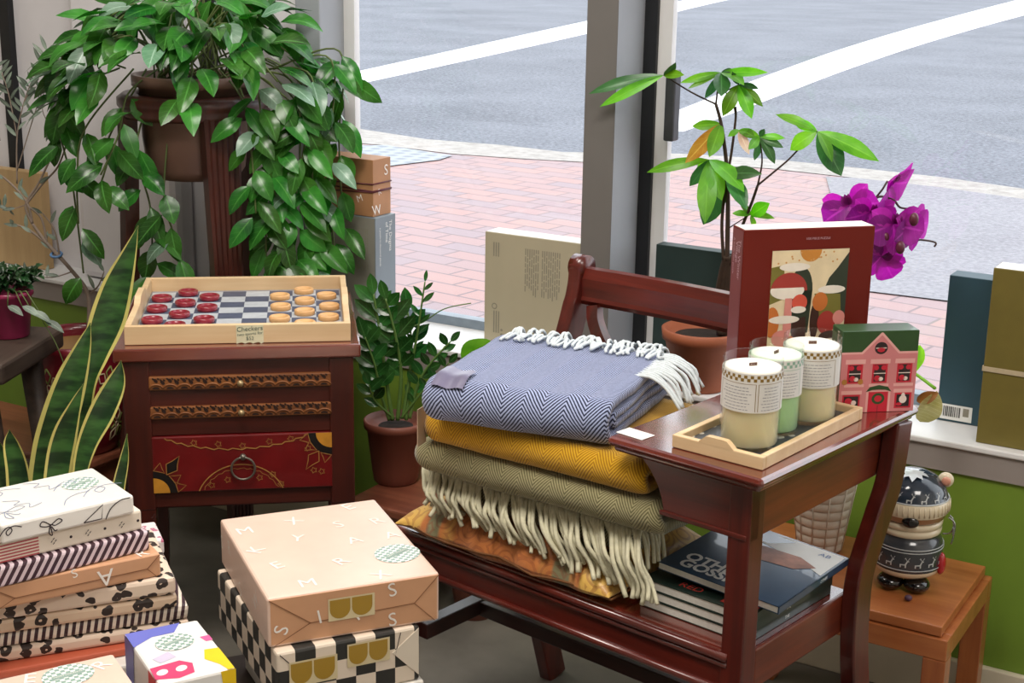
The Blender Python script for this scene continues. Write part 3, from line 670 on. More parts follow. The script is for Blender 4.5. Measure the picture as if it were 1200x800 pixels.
M['blueh'] = herring('navy_herringbone', '1a2038', 'a9b3d6', 30, 1150, 5.7, .22, .2)
M['must'] = herring('mustard_herringbone', 'a06e06', 'd6a526', 34, 1500, 6)
M['olive'] = herring('olive_herringbone', '5c5638', '9d9670', 34, 1500, 6)
M['sage'] = herring('sage_herringbone', '6d6a50', 'b4b09a', 34, 1500, 6)
M['mauve'] = herring('mauve_lining', '8f7f7c', 'b9a9a4', 34, 1500, 6)
M['yarnw'] = plain('pale_blue_yarn', 'd5dde0', .9, .1, 120, .3); M['yarnc'] = plain('cream_yarn', 'cdc8ac', .9, .12, 120, .3)
# cushion
t = NT('gold_damask'); tc = t.coord(); sp = t.n('ShaderNodeSeparateXYZ'); t.l(tc, sp.inputs[0])
vo = t.n('ShaderNodeTexVoronoi'); vo.inputs['Scale'].default_value = 22; vo.inputs['Randomness'].default_value = .35; t.l(tc, vo.inputs['Vector']); swirl = t.math('SINE', t.math('ADD', t.math('MULTIPLY', vo.outputs['Distance'], 30.0), t.math('MULTIPLY', t.noise(tc, 30, 2), 6.0)))
G, OL, OR, BR = lin('d6aa50'), lin('8a8460'), lin('c4763a'), lin('8e4624')
xx = t.math('DIVIDE', sp.outputs[0], .44)
r1 = t.ramp(xx, ((0, G), (.11, G), (.125, OR), (.15, OR), (.16, OL), (.21, OL), (.22, OR), (.26, lin('c09048')), (.29, OR), (.68, OR), (.70, lin('b87a3c')), (.74, OR), (.75, OL), (.82, OL), (.83, lin('c58a4c')), (.87, OR), (.88, G), (1, G)))
t.col(t.mix(t.math('MULTIPLY', t.math('GREATER_THAN', swirl, .35), .42), r1, BR)); t.set(rough=.5, sheen=.3, coat=.1); t.bump(t.noise(tc, 300, 2), .2); M['cush'] = t.m
cf, ce = B(.703, -.014, 0), B(.262, -.002, 0); d_ = (ce-cf).normalized(); CL = (ce-cf).length; CDp = .275
cu = thing('cushion', 'flat gold and orange patterned cushion under the folded blankets', 'cushion', cf+Vector((0, 0, .4205)), math.atan2(d_.y, d_.x))
def cushfn(sg):
    def f(a, b):
        x, y = math.sin((2*a-1)*PI/2), math.sin((2*b-1)*PI/2); k = max(0, (1-abs(x)**3.4)*(1-abs(y)**3.4))**.5
        px = CL/2+x*CL/2*(1-.025*(1-y*y)); py = CDp/2+y*CDp/2*(1+.05*(abs(x)**6))+.004*math.sin(px*60)*max(0, -y)**4
        e = .012+.004*noise.noise(Vector((a*7, b*7, 2)))
        z = (.019+.054*k*(1+.22*noise.noise(Vector((a*7, b*5, 0))))) if sg > 0 else max(.0, .019-.019*min(1, k*1.6))
        return (px, py, z), (a, b)
    return f
mb = MB(); mb.grid(36, 28, cushfn(1)); mb.grid(36, 28, cushfn(-1)); mb.obj('cover', M['cush'], cu)
mb = MB(); e = [(0, 0), (CL, 0), (CL, CDp), (0, CDp), (0, 0)]; pp = []
for (a, b), (c_, d2_) in zip(e[:-1], e[1:]): pp += [(a+(c_-a)*k/12, b+(d2_-b)*k/12, .019) for k in range(12)]
pp = [(p[0], p[1]+.004*math.sin(p[0]*60)*(1 if p[1] < .1 else 0), p[2]-.003+.004*math.sin(p[0]*37)) for p in pp]; mb.tube(pp+[pp[0]], .0022, 8); mb.obj('piping', plain('brown_cord', '6e4420', .7, .15, 200), cu)
# sage throw with the long cream fringe
th1, L1_, H1 = throw('folded_throw', 'sage throw with long cream fringe hanging over the cushion', B(.655, .012, 0), B(.252, .034, 0), .27, .496, .552, M['sage'], .3, 1)
mb = MB(); rg = random.Random(11); n = 92
for k in range(n):
    x = -.005+(L1_+.02)*k/(n-1)+rg.uniform(-.003, .003); ln = rg.uniform(.048, .062)+.034*(k/n)**1.5; sw = .022+rg.uniform(-.012, .022)+.018*(k/n); f_ = rg.uniform(.016, .036)
    z0 = H1-.012; pts = [(x-.004, .016, z0+.004), (x, -.006, z0+.003), (x+sw*.25, -f_*.7, z0-.008-rg.uniform(0, .006)), (x+sw*.6, -f_*1.0-.006, z0-ln*.42), (x+sw*.95, -f_*.85-rg.uniform(0, .012), z0-ln*.75), (x+sw*1.15+rg.uniform(-.008, .008), -f_*.8-rg.uniform(-.004, .018), z0-ln)]
    mb.tube(smooth_path(pts, 3), rg.uniform(.0030, .0040), 6)
for k in range(6):
    y = .02+k*.010+rg.uniform(-.003, .003); x = L1_-.012; ln = rg.uniform(.04, .06)
    pts = [(x-.02, y, H1-.012), (x+.012, y-.004, H1-.014), (x+.03, y-.012, H1-.035), (x+.034+rg.uniform(0, .012), y-.022, H1-.02-ln)]
    mb.tube(smooth_path(pts, 3), .0032, 6)
o = mb.obj('fringe', M['yarnc'], th1); o['label'] = 'long twisted cream fringe'
throw('folded_throw', 'olive herringbone wool throw folded under the mustard one', B(.640, -.030, 0), B(.185, .012, 0), .29, .552, .606, M['olive'], .4, 2, .004)
throw('folded_throw', 'mustard yellow herringbone throw folded between the navy and olive ones', B(.622, -.028, 0), B(.215, .012, 0), .29, .607, .660, M['must'], .42, 3, .003)
bf, be = P(497, 489, .668), P(712, 522, .668)
thb, Lb, Hb = throw('folded_throw', 'navy and white herringbone throw with pale fringe, topmost of the folded blankets', bf, be, .30, .662, .732, M['blueh'], .28, 4, .005)
mb = MB(); n = 78
for k in range(n):
    x = .02+(Lb-.03)*k/(n-1); r = rg.uniform(.008, .016); a = rg.uniform(-.012, .012)
    pts = [(x, .296, Hb-.008), (x+a*.3, .290, Hb+r*.5), (x+a, .272-rg.uniform(0, .018), Hb+r*.55), (x+a*1.6, .268-rg.uniform(0, .02), Hb+.003)] if k % 2 else [(x, .29, Hb-.004), (x+a, .300, Hb+r*.8), (x+a*1.7, .318, Hb+r*.3), (x+a*2, .330, Hb-.022), (x+a*2.4, .334, Hb-.05)]
    mb.tube(smooth_path(pts, 4), .0028, 6)
for k in range(16):
    y = .30-k*.009; x = Lb
    pts = [(x-.025, y, Hb-.004), (x+.008, y+.002, Hb-.002), (x+.038+rg.uniform(-.006, .01), y+.002, Hb-.018), (x+.058+rg.uniform(-.006, .008), y-.004, Hb-.045-rg.uniform(0, .012))]
    mb.tube(smooth_path(pts, 4), .0028, 6)
o = mb.obj('fringe', M['yarnw'], thb); o['label'] = 'curly pale blue-white fringe'
mb = MB(); mb.grid(8, 8, lambda a, b: ((.012+.055*a, -.004+.062*b*(1-.15*a), Hb-.012+.014*min(1, b*2.2)+.002*math.sin(a*9)+.0035), (a, b))); mb.obj('ribbon_tag', plain('purple_grey_satin', '6a6580', .35, .1, 20, sheen=.2), thb)
mb = MB(); mb.prism([(0, 0), (.03, 0), (.03, -.062), (0, -.062)], (-.026, .03, .006), (0, 1, 0), (0, 0, 1), (-1, 0, 0), .0012); o = mb.obj('paper_tag', plain('tan_card', 'b59c84', .7, .06, 40), thb)
# magazines and papers on the seat
M['pages'] = plain('page_edges', 'dedbd2', .8, .05, 200); M['navycover'] = plain('navy_cover', '24405c', .3, .15, 14, coat=.5); M['greencover'] = plain('dark_green_cover', '23332c', .3, .15, 14, coat=.4)
M['whiteprint'] = plain('white_print', 'e8e8e4', .5, .03, 30); M['redprint'] = plain('red_print', 'd2453c', .45, .06, 30); M['rustprint'] = plain('rust_print', 'a5705a', .5, .3, 40); M['bluepr'] = plain('blue_print', '5573a6', .5, .2, 30)
def mag(label, fl, rot, w, d, z, h, cover, decor=None, grp='magazines on the bench seat', tilt=0):
    t = thing('magazine', label, 'magazine', Vector((fl.x, fl.y, z)), rot, grp); t.rotation_euler = (0, tilt, rot)
    mb = MB(); mb.bx(.0012, w-.0025, .001, d-.001, .0012, h-.0012, 0); mb.obj('pages', M['pages'], t)
    mb = MB(); mb.bx(0, w, 0, d, 0, .0012, 0); mb.bx(0, w, 0, d, h-.0012, h, 0); mb.bx(w-.002, w, 0, d, 0, h, 0)
    if decor: decor(mb, w, d, h)
    mb.obj('cover', [cover, M['whiteprint'], M['redprint'], M['rustprint'], M['bluepr']], t); return t
zz = .4205
def dg(mb, w, d, h): mb.text('THE', (w+.0003, d*.45, h*.5), (0, 1, 0), (0, 0, 1), .007, 1)
for k, nm in enumerate(('lowest', 'second from the bottom', 'third from the bottom')):
    def dtop(mb, w, d, h):
        dg(mb, w, d, h); mb.text('RED', (.075, .02, h), (1, 0, 0), (0, 1, 0), .022, 2)
        mb.poly([(w-.06, .01, h+.0004), (w-.005, .01, h+.0004), (w-.005, .12, h+.0004), (w-.06, .12, h+.0004)], 2)
    mag('dark green magazine with white page edges, %s in the pile' % nm, B(.238-.001*k, .042+.001*k, 0), BROT, .192, .235, zz, .0145, M['greencover'], dtop if k == 2 else dg); zz += .0150
def nav(mb, w, d, h):
    z = h+.0004
    mb.text('OTHER', (.070, .050, h), (1, .0, 0), (0, 1, 0), .036, 1, sx=.85, bold=.035); mb.text('GOSSIP', (.074, .024, h), (1, .0, 0), (0, 1, 0), .036, 1, sx=.85, bold=.035)
    mb.poly([(.02, d*.72, z), (.07, d*.80, z), (w-.03, d*.66, z), (w-.004, d*.60, z), (w-.004, d-.004, z), (.10, d-.004, z), (.03, d*.86, z)], 1)
    mb.poly([(.05, d*.58, z+.0001), (.10, d*.52, z+.0001), (.16, d*.56, z+.0001), (.185, d*.68, z+.0001), (.15, d*.76, z+.0001), (.09, d*.74, z+.0001), (.055, d*.68, z+.0001)], 3)
    mb.poly([(.02, d*.82, z+.0001), (.09, d*.80, z+.0001), (.12, d*.95, z+.0001), (.03, d*.97, z+.0001)], 0); mb.text('AB', (w-.03, d*.90, h+.0002), (1, 0, 0), (0, 1, 0), .016, 4)
    mb.text('OTHER', (w+.0003, d*.62, h*.5), (0, 1, 0), (0, 0, 1), .007, 1)
mag('navy blue magazine with chunky white title lying on the magazine pile', B(.222, .062, 0), BROT+.06, .205, .225, zz+.0125, .012, M['navycover'], nav, tilt=.062)
t = thing('paper_sheets', 'loose white printed papers behind the navy magazine', 'papers', B(.235, .17, .4205), BROT+.5)
mb = MB()
for k in range(5): mb.box((.05+.004*k, .045-.003*k, .003+.004*k), (.10, .09, .0012), 0, 0, Matrix.Rotation(.12*k-.2, 4, 'Z'))
mb.obj('sheets', M['whiteprint'], t)
# ================================================================== ON THE SIDE TABLE
TZ = .7003
tc_ = P(787, 524, .70); tr_ = P(893, 552, .70); tb_ = P(1022, 494, .70)
dx_ = (tr_-tc_).normalized(); trot2 = math.atan2(dx_.y, dx_.x); tW = (tr_-tc_).length; tD = (tb_-tr_).length
M['florprint'] = plain('grey_floral_tray_print', '43464a', .5, .2, 40)
t = NT('grey_floral_print'); vo = t.n('ShaderNodeTexVoronoi'); vo.inputs['Scale'].default_value = 38; t.l(t.coord(), vo.inputs['Vector']); nz = t.noise(t.coord(), 80, 2)
t.col(t.mix(t.math('LESS_THAN', t.math('ADD', vo.outputs['Distance'], t.math('MULTIPLY', nz, .3)), .42), lin('4a4d50'), lin('c8c5b8'))); t.set(rough=.4, coat=.2); M['florprint'] = t.m
ctray = tray('serving_tray', 'pale wooden tray with dark floral base holding three candles on the side table', 'tray', tc_+Vector((0, 0, .0005)), trot2, tW, tD, .019, .010, [M['florprint']]*2, lambda *a: None, [('F', tW*.30, tW*.68), ('B', tW*.3, tW*.68)], .010)
M['cglass'] = glassmat('candle_glass', (1, 1, 1, 1), .03); M['cglassg'] = glassmat('green_candle_glass', (.95, 1, .965, 1), .03)
M['wax'] = plain('cream_wax', 'fdecc0', .45, .05, 30, sss=.0); M['waxtop'] = plain('white_wax', 'f6f2e6', .45, .03, 30); M['waxg'] = plain('green_wax', 'd2ecbc', .45, .05, 30); M['waxb'] = plain('beige_wax', 'f4e8c0', .45, .05, 30)
for _k in ('wax', 'waxg', 'waxb'):
    _b = M[_k].node_tree.nodes['Principled BSDF']; _b.inputs['Subsurface Weight'].default_value = .7; _b.inputs['Subsurface Radius'].default_value = (1, .8, .5); _b.inputs['Subsurface Scale'].default_value = .03
M['lab'] = plain('label_paper', 'dfdcd6', .6, .03, 40); M['labg'] = plain('label_gold', '8a6c28', .5, .1, 60); M['labink'] = plain('label_ink', '8a8a90', .7, .1, 60); M['wick'] = plain('wooden_wick', '5a3a28', .8, .2, 60); M['greenbase'] = plain('green_glass_base', '1f7a58', .1, .1, 30, coat=.5); M['greenck'] = plain('label_green', '8db09a', .6, .1, 60)
def candle(label, p, r, Hh, waxm, gl, ck, a_face, wrot, panel):
    t = thing('candle', label, 'candle', p, 0, None); zw = Hh-.014
    mb = MB(); mb.lathe([(r-.002, 0), (r, .003), (r, Hh-.001), (r-.0008, Hh), (r-.002, Hh-.001), (r-.002, .004), (1e-5, .004)], 48); mb.obj('glass', gl, t)
    ri = r-.0028; mb = MB(); mb.lathe([(1e-5, .005, 0), (ri-.001, .005, 0), (ri, .007, 0), (ri, zw-.012, 1), (ri, zw, 1), (ri-.001, zw+.0005, 1), (1e-5, zw, 1)], 48); mb.obj('wax', [waxm, M['waxtop']], t)
    mb = MB(); q = Matrix.Rotation(wrot, 4, 'Z'); mb.box((0, 0, zw+.0022), (.012, .0016, .0045), 0, .0003, q); mb.obj('wick', M['wick'], t)
    mb = MB(); z0, z1 = Hh*.45, zw-.001; R_ = r+.0004; n = 40; span = 2.5
    def at(a, z, o=0): return (( R_+o)*math.cos(a_face+a), (R_+o)*math.sin(a_face+a), z)
    def patch(a0, a1, za, zb, m, o=0, k=1):
        nn = max(1, int(abs(a1-a0)*14)); mb.add([at(a0+(a1-a0)*i/nn, z, o) for i in range(nn+1) for z in (za, zb)], [(2*i, 2*i+2, 2*i+3, 2*i+1) for i in range(nn)], m, True)
    patch(-span, span, z0, z1, 0)
    cs = .0045; na = int(2*span*R_/cs)
    for i in range(na):
        for j in range(2):
            if (i+j) % 2: a0 = -span+2*span*i/na; patch(a0, a0+2*span/na, z1-.002-cs*(j+1), z1-.002-cs*j, 1, .0002)
    zt = z1-.014
    for (a0, a1, title) in panel:
        for (p0, p1, q0, q1) in ((a0, a1, zt-.0006, zt), (a0, a0+.02, z0+.002, zt), (a1-.02, a1, z0+.002, zt)): patch(p0, p1, q0, q1, 1, .0002)
        nl = 8
        for k in range(nl):
            zz_ = zt-.006-(zt-z0-.010)*k/(nl-1); am = (a0+a1)/2; hw = (a1-a0)*.5*rg.uniform(.55, .85); a = am-hw
            while a < am+hw-.03: wd_ = rg.uniform(.05, .16); patch(a, min(a+wd_, am+hw), zz_-.0005, zz_+.0004, 2, .0002); a += wd_+.03
    mb.obj('label', [M['lab'], ck, M['labink']], t)
    return t
cam_a = lambda p: math.atan2(-p.y, -p.x)
for lb, px, wx, gl, ck, pan, wr in (('cream candle in clear glass nearest the front of the wooden tray', (877, 520), M['wax'], M['cglass'], M['labg'], [(-1.25, .15, 0), (.22, 1.2, 0)], .3),
                           ('pale green candle in the middle of the wooden tray', (904, 503), M['waxg'], M['cglassg'], M['greenck'], [(-.2, 1.1, 0)], .9),
                           ('beige candle at the back of the wooden tray beside the house box', (946, 490), M['waxb'], M['cglass'], M['labg'], [(-.55, .95, 0)], .1)):
    p = P(px[0], px[1], .709); u_, v_, _z = uvz(p)
    p = P(px[0], px[1]-1, .709); k = candle(lb, p, .042 if wx != M['waxg'] else .039, .128, wx, gl, ck, cam_a(p), wr, pan); k['group'] = 'candles on the wooden tray'
    if wx == M['waxg']: MB().lathe([(1e-5, .0045), (.0352, .0045), (.0352, .010), (1e-5, .010)], 32).obj('base', M['greenbase'], k)
mb = MB(); mb.bx(0, .048, 0, .030, 0, .0008); o = mb.obj('card', M['whiteprint'], None, P(722, 507, .70)+Vector((0, 0, .0006)), BROT-.05); tag(o, 'blank white card lying on the left corner of the side table', 'card')
# flat boxes with printed faces -----------------------------------
def carton(name, label, cat, o, rot, w, d, h, mats, decor=None, grp=None, lean=0):
    t = thing(name, label, cat, o, rot, grp) if False else None
    mb = MB(); mb.bx(0, w, 0, d, 0, h, 0, .0012)
    if decor: decor(mb, w, d, h)
    ob = mb.obj(name, mats, None, o, rot); ob.rotation_euler = (lean, 0, rot); tag(ob, label, cat, grp); return ob
A, Bz, Nn = (1, 0, 0), (0, 0, 1), (0, -1, 0)
pl, pr_ = P(881, 269, .965), P(1028, 264, .965); pd = (pr_-pl).normalized(); prot = math.atan2(pd.y, pd.x)
pf = P(861, 468, .70); pw = .218; ph = .268
c = {n: plain('print_'+n, h_, .5, .08, 30) for n, h_ in dict(cream='e6d2ac', dgreen='2c3524', olive='77702c', red='a3342c', white='ece2d4', pink='d98a80', orange='c8702e', coral='d8543e', brown='3d2016', grey='8a9290', sun='c98432', tan='d09a5a').items()}
kk = list(c)
M['burg'] = plain('burgundy_card', '6a1a0e', .5, .06, 10, spec=.25); M['burgs'] = plain('burgundy_spine', '7c3c3e', .45, .06, 10, coat=.15); M['pinkpr'] = plain('spine_print', 'c9a3aa', .6, .05, 30)
def puz(mb, w, d, h):
    y = -.0006; ix = {k: 3+i for i, k in enumerate(kk)}
    x0, x1, z0, z1 = w*.22, w*.81, h*.17, h*.875
    def S(k, pts, o=0): mb.poly([(x0+(x1-x0)*a, y-.00012*o, z0+(z1-z0)*b) for a, b in pts], ix[k])
    def E(k, a, b, ra, rb, o=1, t0=0, t1=2*PI): S(k, [(min(.999, max(.001, a+ra*math.cos(t0+(t1-t0)*i/22))), min(.999, max(.001, b+rb*math.sin(t0+(t1-t0)*i/22)))) for i in range(23)], o)
    S('cream', [(0, 0), (1, 0), (1, 1), (0, 1)]); E('sun', .5, 1.0, .14, .10, 1, PI, 2*PI)
    S('dgreen', [(1, .97), (.86, .84), (.76, .76), (.70, .66), (.60, .62), (.62, .55), (.9, .45), (1, .40)], 1); S('olive', [(0, .86), (.16, .88), (.2, .6), (0, .55)], 1)
    E('dgreen', .40, .66, .15, .20, 2); S('dgreen', [(.25, .66), (.55, .66), (.52, .30), (.30, .30)], 2); E('white', .30, .86, .20, .035, 3)
    E('red', .24, .66, .24, .155, 4, 0, PI); E('white', .22, .665, .22, .075, 5, PI*.9, 2.1*PI); S('pink', [(.20, .60), (.29, .60), (.30, .34), (.24, .20), (.19, .34)], 6)
    E('coral', .39, .56, .10, .07, 6); E('white', .38, .50, .10, .03, 7); E('white', .20, .42, .20, .035, 7); S('brown', [(.32, .42), (.48, .44), (.50, .22), (.30, .22)], 5)
    E('orange', .04, .40, .10, .13, 4); E('pink', .17, .26, .12, .07, 7); E('orange', .30, .23, .05, .05, 7); S('cream', [(0, .16), (.3, .2), (.6, .19), (1, .17), (1, 0), (0, 0)], 6)
    E('white', .80, .66, .18, .035, 4); S('olive', [(.58, .63), (.92, .62), (.95, .44), (.62, .42)], 2); E('orange', .66, .56, .10, .08, 5); E('brown', .60, .40, .06, .16, 3); E('red', .76, .38, .12, .10, 6); E('pink', .92, .42, .08, .06, 7)
    E('brown', .84, .26, .17, .05, 7); E('white', .86, .22, .16, .025, 8); E('orange', .70, .18, .07, .05, 8); E('coral', .60, .09, .18, .06, 9); E('grey', .26, .10, .08, .05, 9); E('grey', .52, .20, .05, .05, 8); S('brown', [(.02, .14), (.10, .16), (.22, .10), (.24, 0), (.04, 0)], 9)
    for i in range(16): E('tan', rg.uniform(.05, .95), rg.uniform(.88, .98), .012, .008, 2)
    mb.text('1000 PIECE PUZZLE', (w*.56, y, h*.94), A, Bz, .0048, 1+1)
    mb.poly([(-.0005, .002, .002), (-.0005, d-.002, .002), (-.0005, d-.002, h-.002), (-.0005, .002, h-.002)][::-1], 1)
    mb.text('The Winter', (-.0007, d*.28, h*.82), (0, 0, -1), (0, -1, 0), .013, 2); mb.text('Village', (-.0007, d*.5, h*.86), (0, 0, -1), (0, -1, 0), .013, 2); mb.text('A mushroom puzzle', (-.0007, d*.74, h*.83), (0, 0, -1), (0, -1, 0), .007, 2)
    mb.poly([(.002, .002, h+.0004), (w-.002, .002, h+.0004), (w-.002, d-.002, h+.0004), (.002, d-.002, h+.0004)], 3+kk.index('white'))
carton('puzzle_box', 'tall burgundy puzzle box with colourful mushroom picture standing on the side table', 'box', pf+Vector((0, 0, .0006)), prot, pw, .045, ph, [M['burg'], M['burgs'], M['pinkpr']]+[c[k] for k in kk], puz)
hl, hr = P(981, 484, .70), P(1060, 481.5, .70); hd = (hr-hl).normalized(); hrot = math.atan2(hd.y, hd.x); hw = (hr-hl).length*1.12; hh = .128
M['hgreen'] = plain('house_green', '2f5230', .4, .06, 10, coat=.3); M['hroof'] = plain('house_roof', '2b4a22', .45, .08, 20); M['hpink'] = plain('house_pink', 'cf7f80', .5, .05, 20); M['hpink2'] = plain('house_pale_pink', 'e3a8a2', .5, .04, 20); M['hred'] = plain('house_red', 'c21f34', .45, .08, 30); M['hdark'] = plain('house_dark', '2a1d1c', .5, .2, 80); M['hwhite'] = plain('house_cream', 'e8d6cc', .5, .04, 20); M['hgold'] = plain('house_gold', 'b47a34', .5, .1, 30)
def house(mb, w, d, h):
    def S(m_, pts, o=0): mb.poly([(w*a, -.0005-.00012*o, h*b) for a, b in pts], m_)
    def R(m_, a, b, c_, d2, o=0): S(m_, [(a, b), (c_, b), (c_, d2), (a, d2)], o)
    def E(m_, a, b, ra, rb, o=0): S(m_, [(a+ra*math.cos(2*PI*i/20), b+rb*math.sin(2*PI*i/20)) for i in range(20)], o)
    R(1, .005, .70, .995, .998); S(3, [(0, 0), (1, 0), (1, .745), (.76, .745), (.52, .98), (.50, .98), (.26, .745), (0, .745)], 1); S(2, [(.0, 0), (1, 0), (1, .72), (.745, .72), (.51, .95), (.275, .72), (0, .72)], 2)
    E(5, .51, .79, .085, .075, 3); E(4, .51, .77, .05, .03, 4); R(6, .44, .785, .58, .797, 4); 
    for a in (.06, .385, .71):
        R(3, a, .60, a+.26, .655, 3); R(4, a+.03, .36, a+.23, .595, 3); R(5, a+.055, .38, a+.205, .585, 4); R(6, a+.05, .475, a+.21, .485, 5); R(3, a, .315, a+.26, .35, 3)
        E(4, a+.10, .42, .04, .035, 5); E(6, a+.15, .41, .03, .025, 5); E(4, a+.08, .55, .035, .03, 5); E(4, a+.18, .55, .035, .03, 5)
    R(3, .03, .225, .30, .27, 3); R(4, .05, 0.03, .28, .22, 3); R(5, .07, .05, .26, .20, 4); E(4, .13, .14, .05, .04, 5); E(6, .20, .12, .035, .03, 5); R(3, .72, .235, .97, .28, 3); R(4, .74, .04, .96, .23, 3); R(5, .765, .06, .935, .21, 4); E(6, .85, .15, .05, .05, 5); E(6, .85, .20, .025, .03, 6); E(4, .80, .09, .04, .02, 6)
    R(3, .36, 0, .68, .27, 3); R(4, .39, 0, .65, .25, 4); E(1, .52, .165, .085, .07, 5); E(4, .52, .165, .05, .04, 6); R(5, .517, .0, .523, .08, 5); S(1, [(.35, .25), (.40, .31), (.52, .335), (.64, .31), (.69, .25), (.6, .275), (.52, .28), (.44, .275)], 6)
    E(7, .06, .38, .035, .035, 6); E(7, .27, .38, .035, .035, 6)
    mb.text('Holiday House', (-.0006, d*.35, h*.70), (0, 0, -1), (0, -1, 0), .012, 6); mb.text('puzzle', (-.0006, d*.65, h*.76), (0, 0, -1), (0, -1, 0), .008, 6)
carton('house_box', 'small green and pink box printed like a town house', 'box', hl+Vector((0, 0, .0006)), hrot, hw, .045, hh, [M['hgreen'], M['hroof'], M['hpink'], M['hpink2'], M['hred'], M['hdark'], M['hwhite'], M['hgold']], house)
# ================================================================== BOXES ON THE SILL
SILL = SZ+.0006
M['creamcard'] = plain('grey_cream_card', 'b4ab92', .55, .05, 6); M['creamtop'] = plain('white_card', 'e4e2dc', .5, .03, 20); M['printgrey'] = plain('grey_print', '8d8878', .7, .08, 60)
def backprint(mb, w, d, h):
    y = -.0004
    for x_, n_, z0 in ((.90, 1, .88), (.78, 9, .90), (.56, 7, .90)):
        for k in range(n_):
            xa = w*x_-k*.0052; L = h*(.36 if n_ > 1 else .08)*rg.uniform(.9, 1); zt = h*z0; z = zt
            while z > zt-L: q = rg.uniform(.008, .024); mb.poly([(xa, y, z), (xa+.0024, y, z), (xa+.0024, y, z-q), (xa, y, z-q)][::-1], 2); z -= q+.003
    for k in range(3): mb.poly([(w*.09+k*.006, y, h*.92), (w*.09+k*.006+.003, y, h*.92), (w*.09+k*.006+.003, y, h*.80), (w*.09+k*.006, y, h*.80)][::-1], 2)
    mb.disc((w*.11, y, h*.37), .007, Nn, 2); mb.disc((w*.11, y-.0001, h*.37), .0045, Nn, 0)
    for k in range(3): mb.poly([(w*.10+k*.006, y, h*.33), (w*.10+k*.006+.003, y, h*.33), (w*.10+k*.006+.003, y, h*.14), (w*.10+k*.006, y, h*.14)][::-1], 2)
    for z in (.17, .13): mb.disc((w*.19, y, h*z), .003, Nn, 2)
    mb.poly([(w*.08, y, h*.01), (w*.13, y, h*.01), (w*.13, y, h*.07), (w*.08, y, h*.07)], 2)
    mb.poly([(.002, .002, h+.0004), (w-.002, .002, h+.0004), (w-.002, d-.002, h+.0004), (.002, d-.002, h+.0004)], 1)
carton('game_box', 'flat grey-cream box showing its printed back on the sill left of the pillar', 'box', W(-1.138, .062, SILL), WROT, .236, .055, .258, [M['creamcard'], M['creamtop'], M['printgrey']], backprint)
M['gbox'] = plain('blue_grey_card', '7d8890', .5, .05, 10); M['gboxf'] = plain('taupe_card', '8f8c82', .55, .05, 10)
def gprint(mb, w, d, h):
    mb.poly([(.002, -.0004, .002), (w-.002, -.0004, .002), (w-.002, -.0004, h-.002), (.002, -.0004, h-.002)], 1)
    for k in range(7):
        z = h*.9
        while z > h*.55: q = rg.uniform(.008, .02); mb.poly([(w*.72+k*.005, -.0006, z), (w*.72+k*.005+.0022, -.0006, z), (w*.72+k*.005+.0022, -.0006, z-q), (w*.72+k*.005, -.0006, z-q)][::-1], 2); z -= q+.003
    mb.text('The Dogma', (w+.0005, d*.72, h*.82), (0, 0, -1), (0, 1, 0), .015, 3); mb.text('of Time', (w+.0005, d*.54, h*.855), (0, 0, -1), (0, 1, 0), .015, 3); mb.text('a puzzle in thousand pieces', (w+.0005, d*.22, h*.74), (0, 0, -1), (0, 1, 0), .008, 3)
gw = .19
carton('game_box', 'blue-grey box with white spine lettering on the sill under the ribboned parcel', 'box', W(-1.405-gw, .028, SILL), WROT, gw, .078, .262, [M['gbox'], M['gboxf'], M['printgrey'], M['whiteprint']], gprint)
M['kraft'] = plain('kraft_paper', 'b0805a', .6, .08, 14); M['kraftpink'] = plain('pink_kraft_paper', 'e9c9b6', .42, .05, 14, coat=.9, coatr=.38); M['lett'] = plain('white_lettering', 'f2ece4', .5, .02, 30); M['ribb'] = plain('burgundy_ribbon', '5a1a24', .5, .1, 30)
def parcel(mb, w, d, h):
    mb.text('S', (w+.0004, d*.72, h*.78), (0, 1, 0), (0, 0, 1), .034, 1); mb.text('W', (w+.0004, d*.18, h*.06+.006), (0, 1, 0), (.0, -.2, 1), .032, 1); mb.text('R', (w+.0004, d*.35, h*.42), (0, 1, .3), (0, -.3, 1), .02, 1); mb.text('E', (w*.4, -.0004, h*.6), A, Bz, .026, 1); mb.text('M', (w*.75, -.0004, h*.3), (1, 0, .4), (-.4, 0, 1), .022, 1)
pc = carton('wrapped_parcel', 'small kraft paper parcel with white letters tied with burgundy ribbon on the grey box', 'gift', W(-1.405-.155, .034, SILL+.2626), WROT, .145, .068, .128, [M['kraft'], M['lett']], parcel)
mb = MB(); w_, d_, h_ = .145, .068, .128
for z, sl in ((.050, .006), (.062, -.004), (.070, .004)):
    loop = [(-.001, -.001, z), (w_+.001, -.001, z+sl), (w_+.001, d_+.001, z+sl), (-.001, d_+.001, z), (-.001, -.001, z)]
    for a, b in zip(loop[:-1], loop[1:]): mb.tube([a, b], .0016, 6)
mb.obj('ribbon', M['ribb'], pc)
M['teal'] = plain('teal_card', '2c4a56', .55, .06, 10); M['olivec'] = plain('olive_card', '6e6228', .6, .06, 30); M['dgc'] = plain('dark_green_card', '1e3230', .6, .08, 10)
def bar(mb, w, d, h):
    mb.poly([(.006, -.0004, .004), (.066, -.0004, .004), (.066, -.0004, .034), (.006, -.0004, .034)], 1)
    x = .012
    while x < .044: q = rg.uniform(.0007, .0022); mb.poly([(x, -.0006, .010), (x+q, -.0006, .010), (x+q, -.0006, .030), (x, -.0006, .030)], 2); x += q+rg.uniform(.0008, .002)
    mb.poly([(.049, -.0006, .014), (.060, -.0006, .014), (.060, -.0006, .030), (.049, -.0006, .030)], 3)
carton('game_box', 'teal blue box with a barcode sticker on the sill beside the olive box', 'box', W(-.150, .105, SILL), WROT, .21, .05, .282, [M['teal'], M['whiteprint'], M['blk'], M['printgrey']], bar)
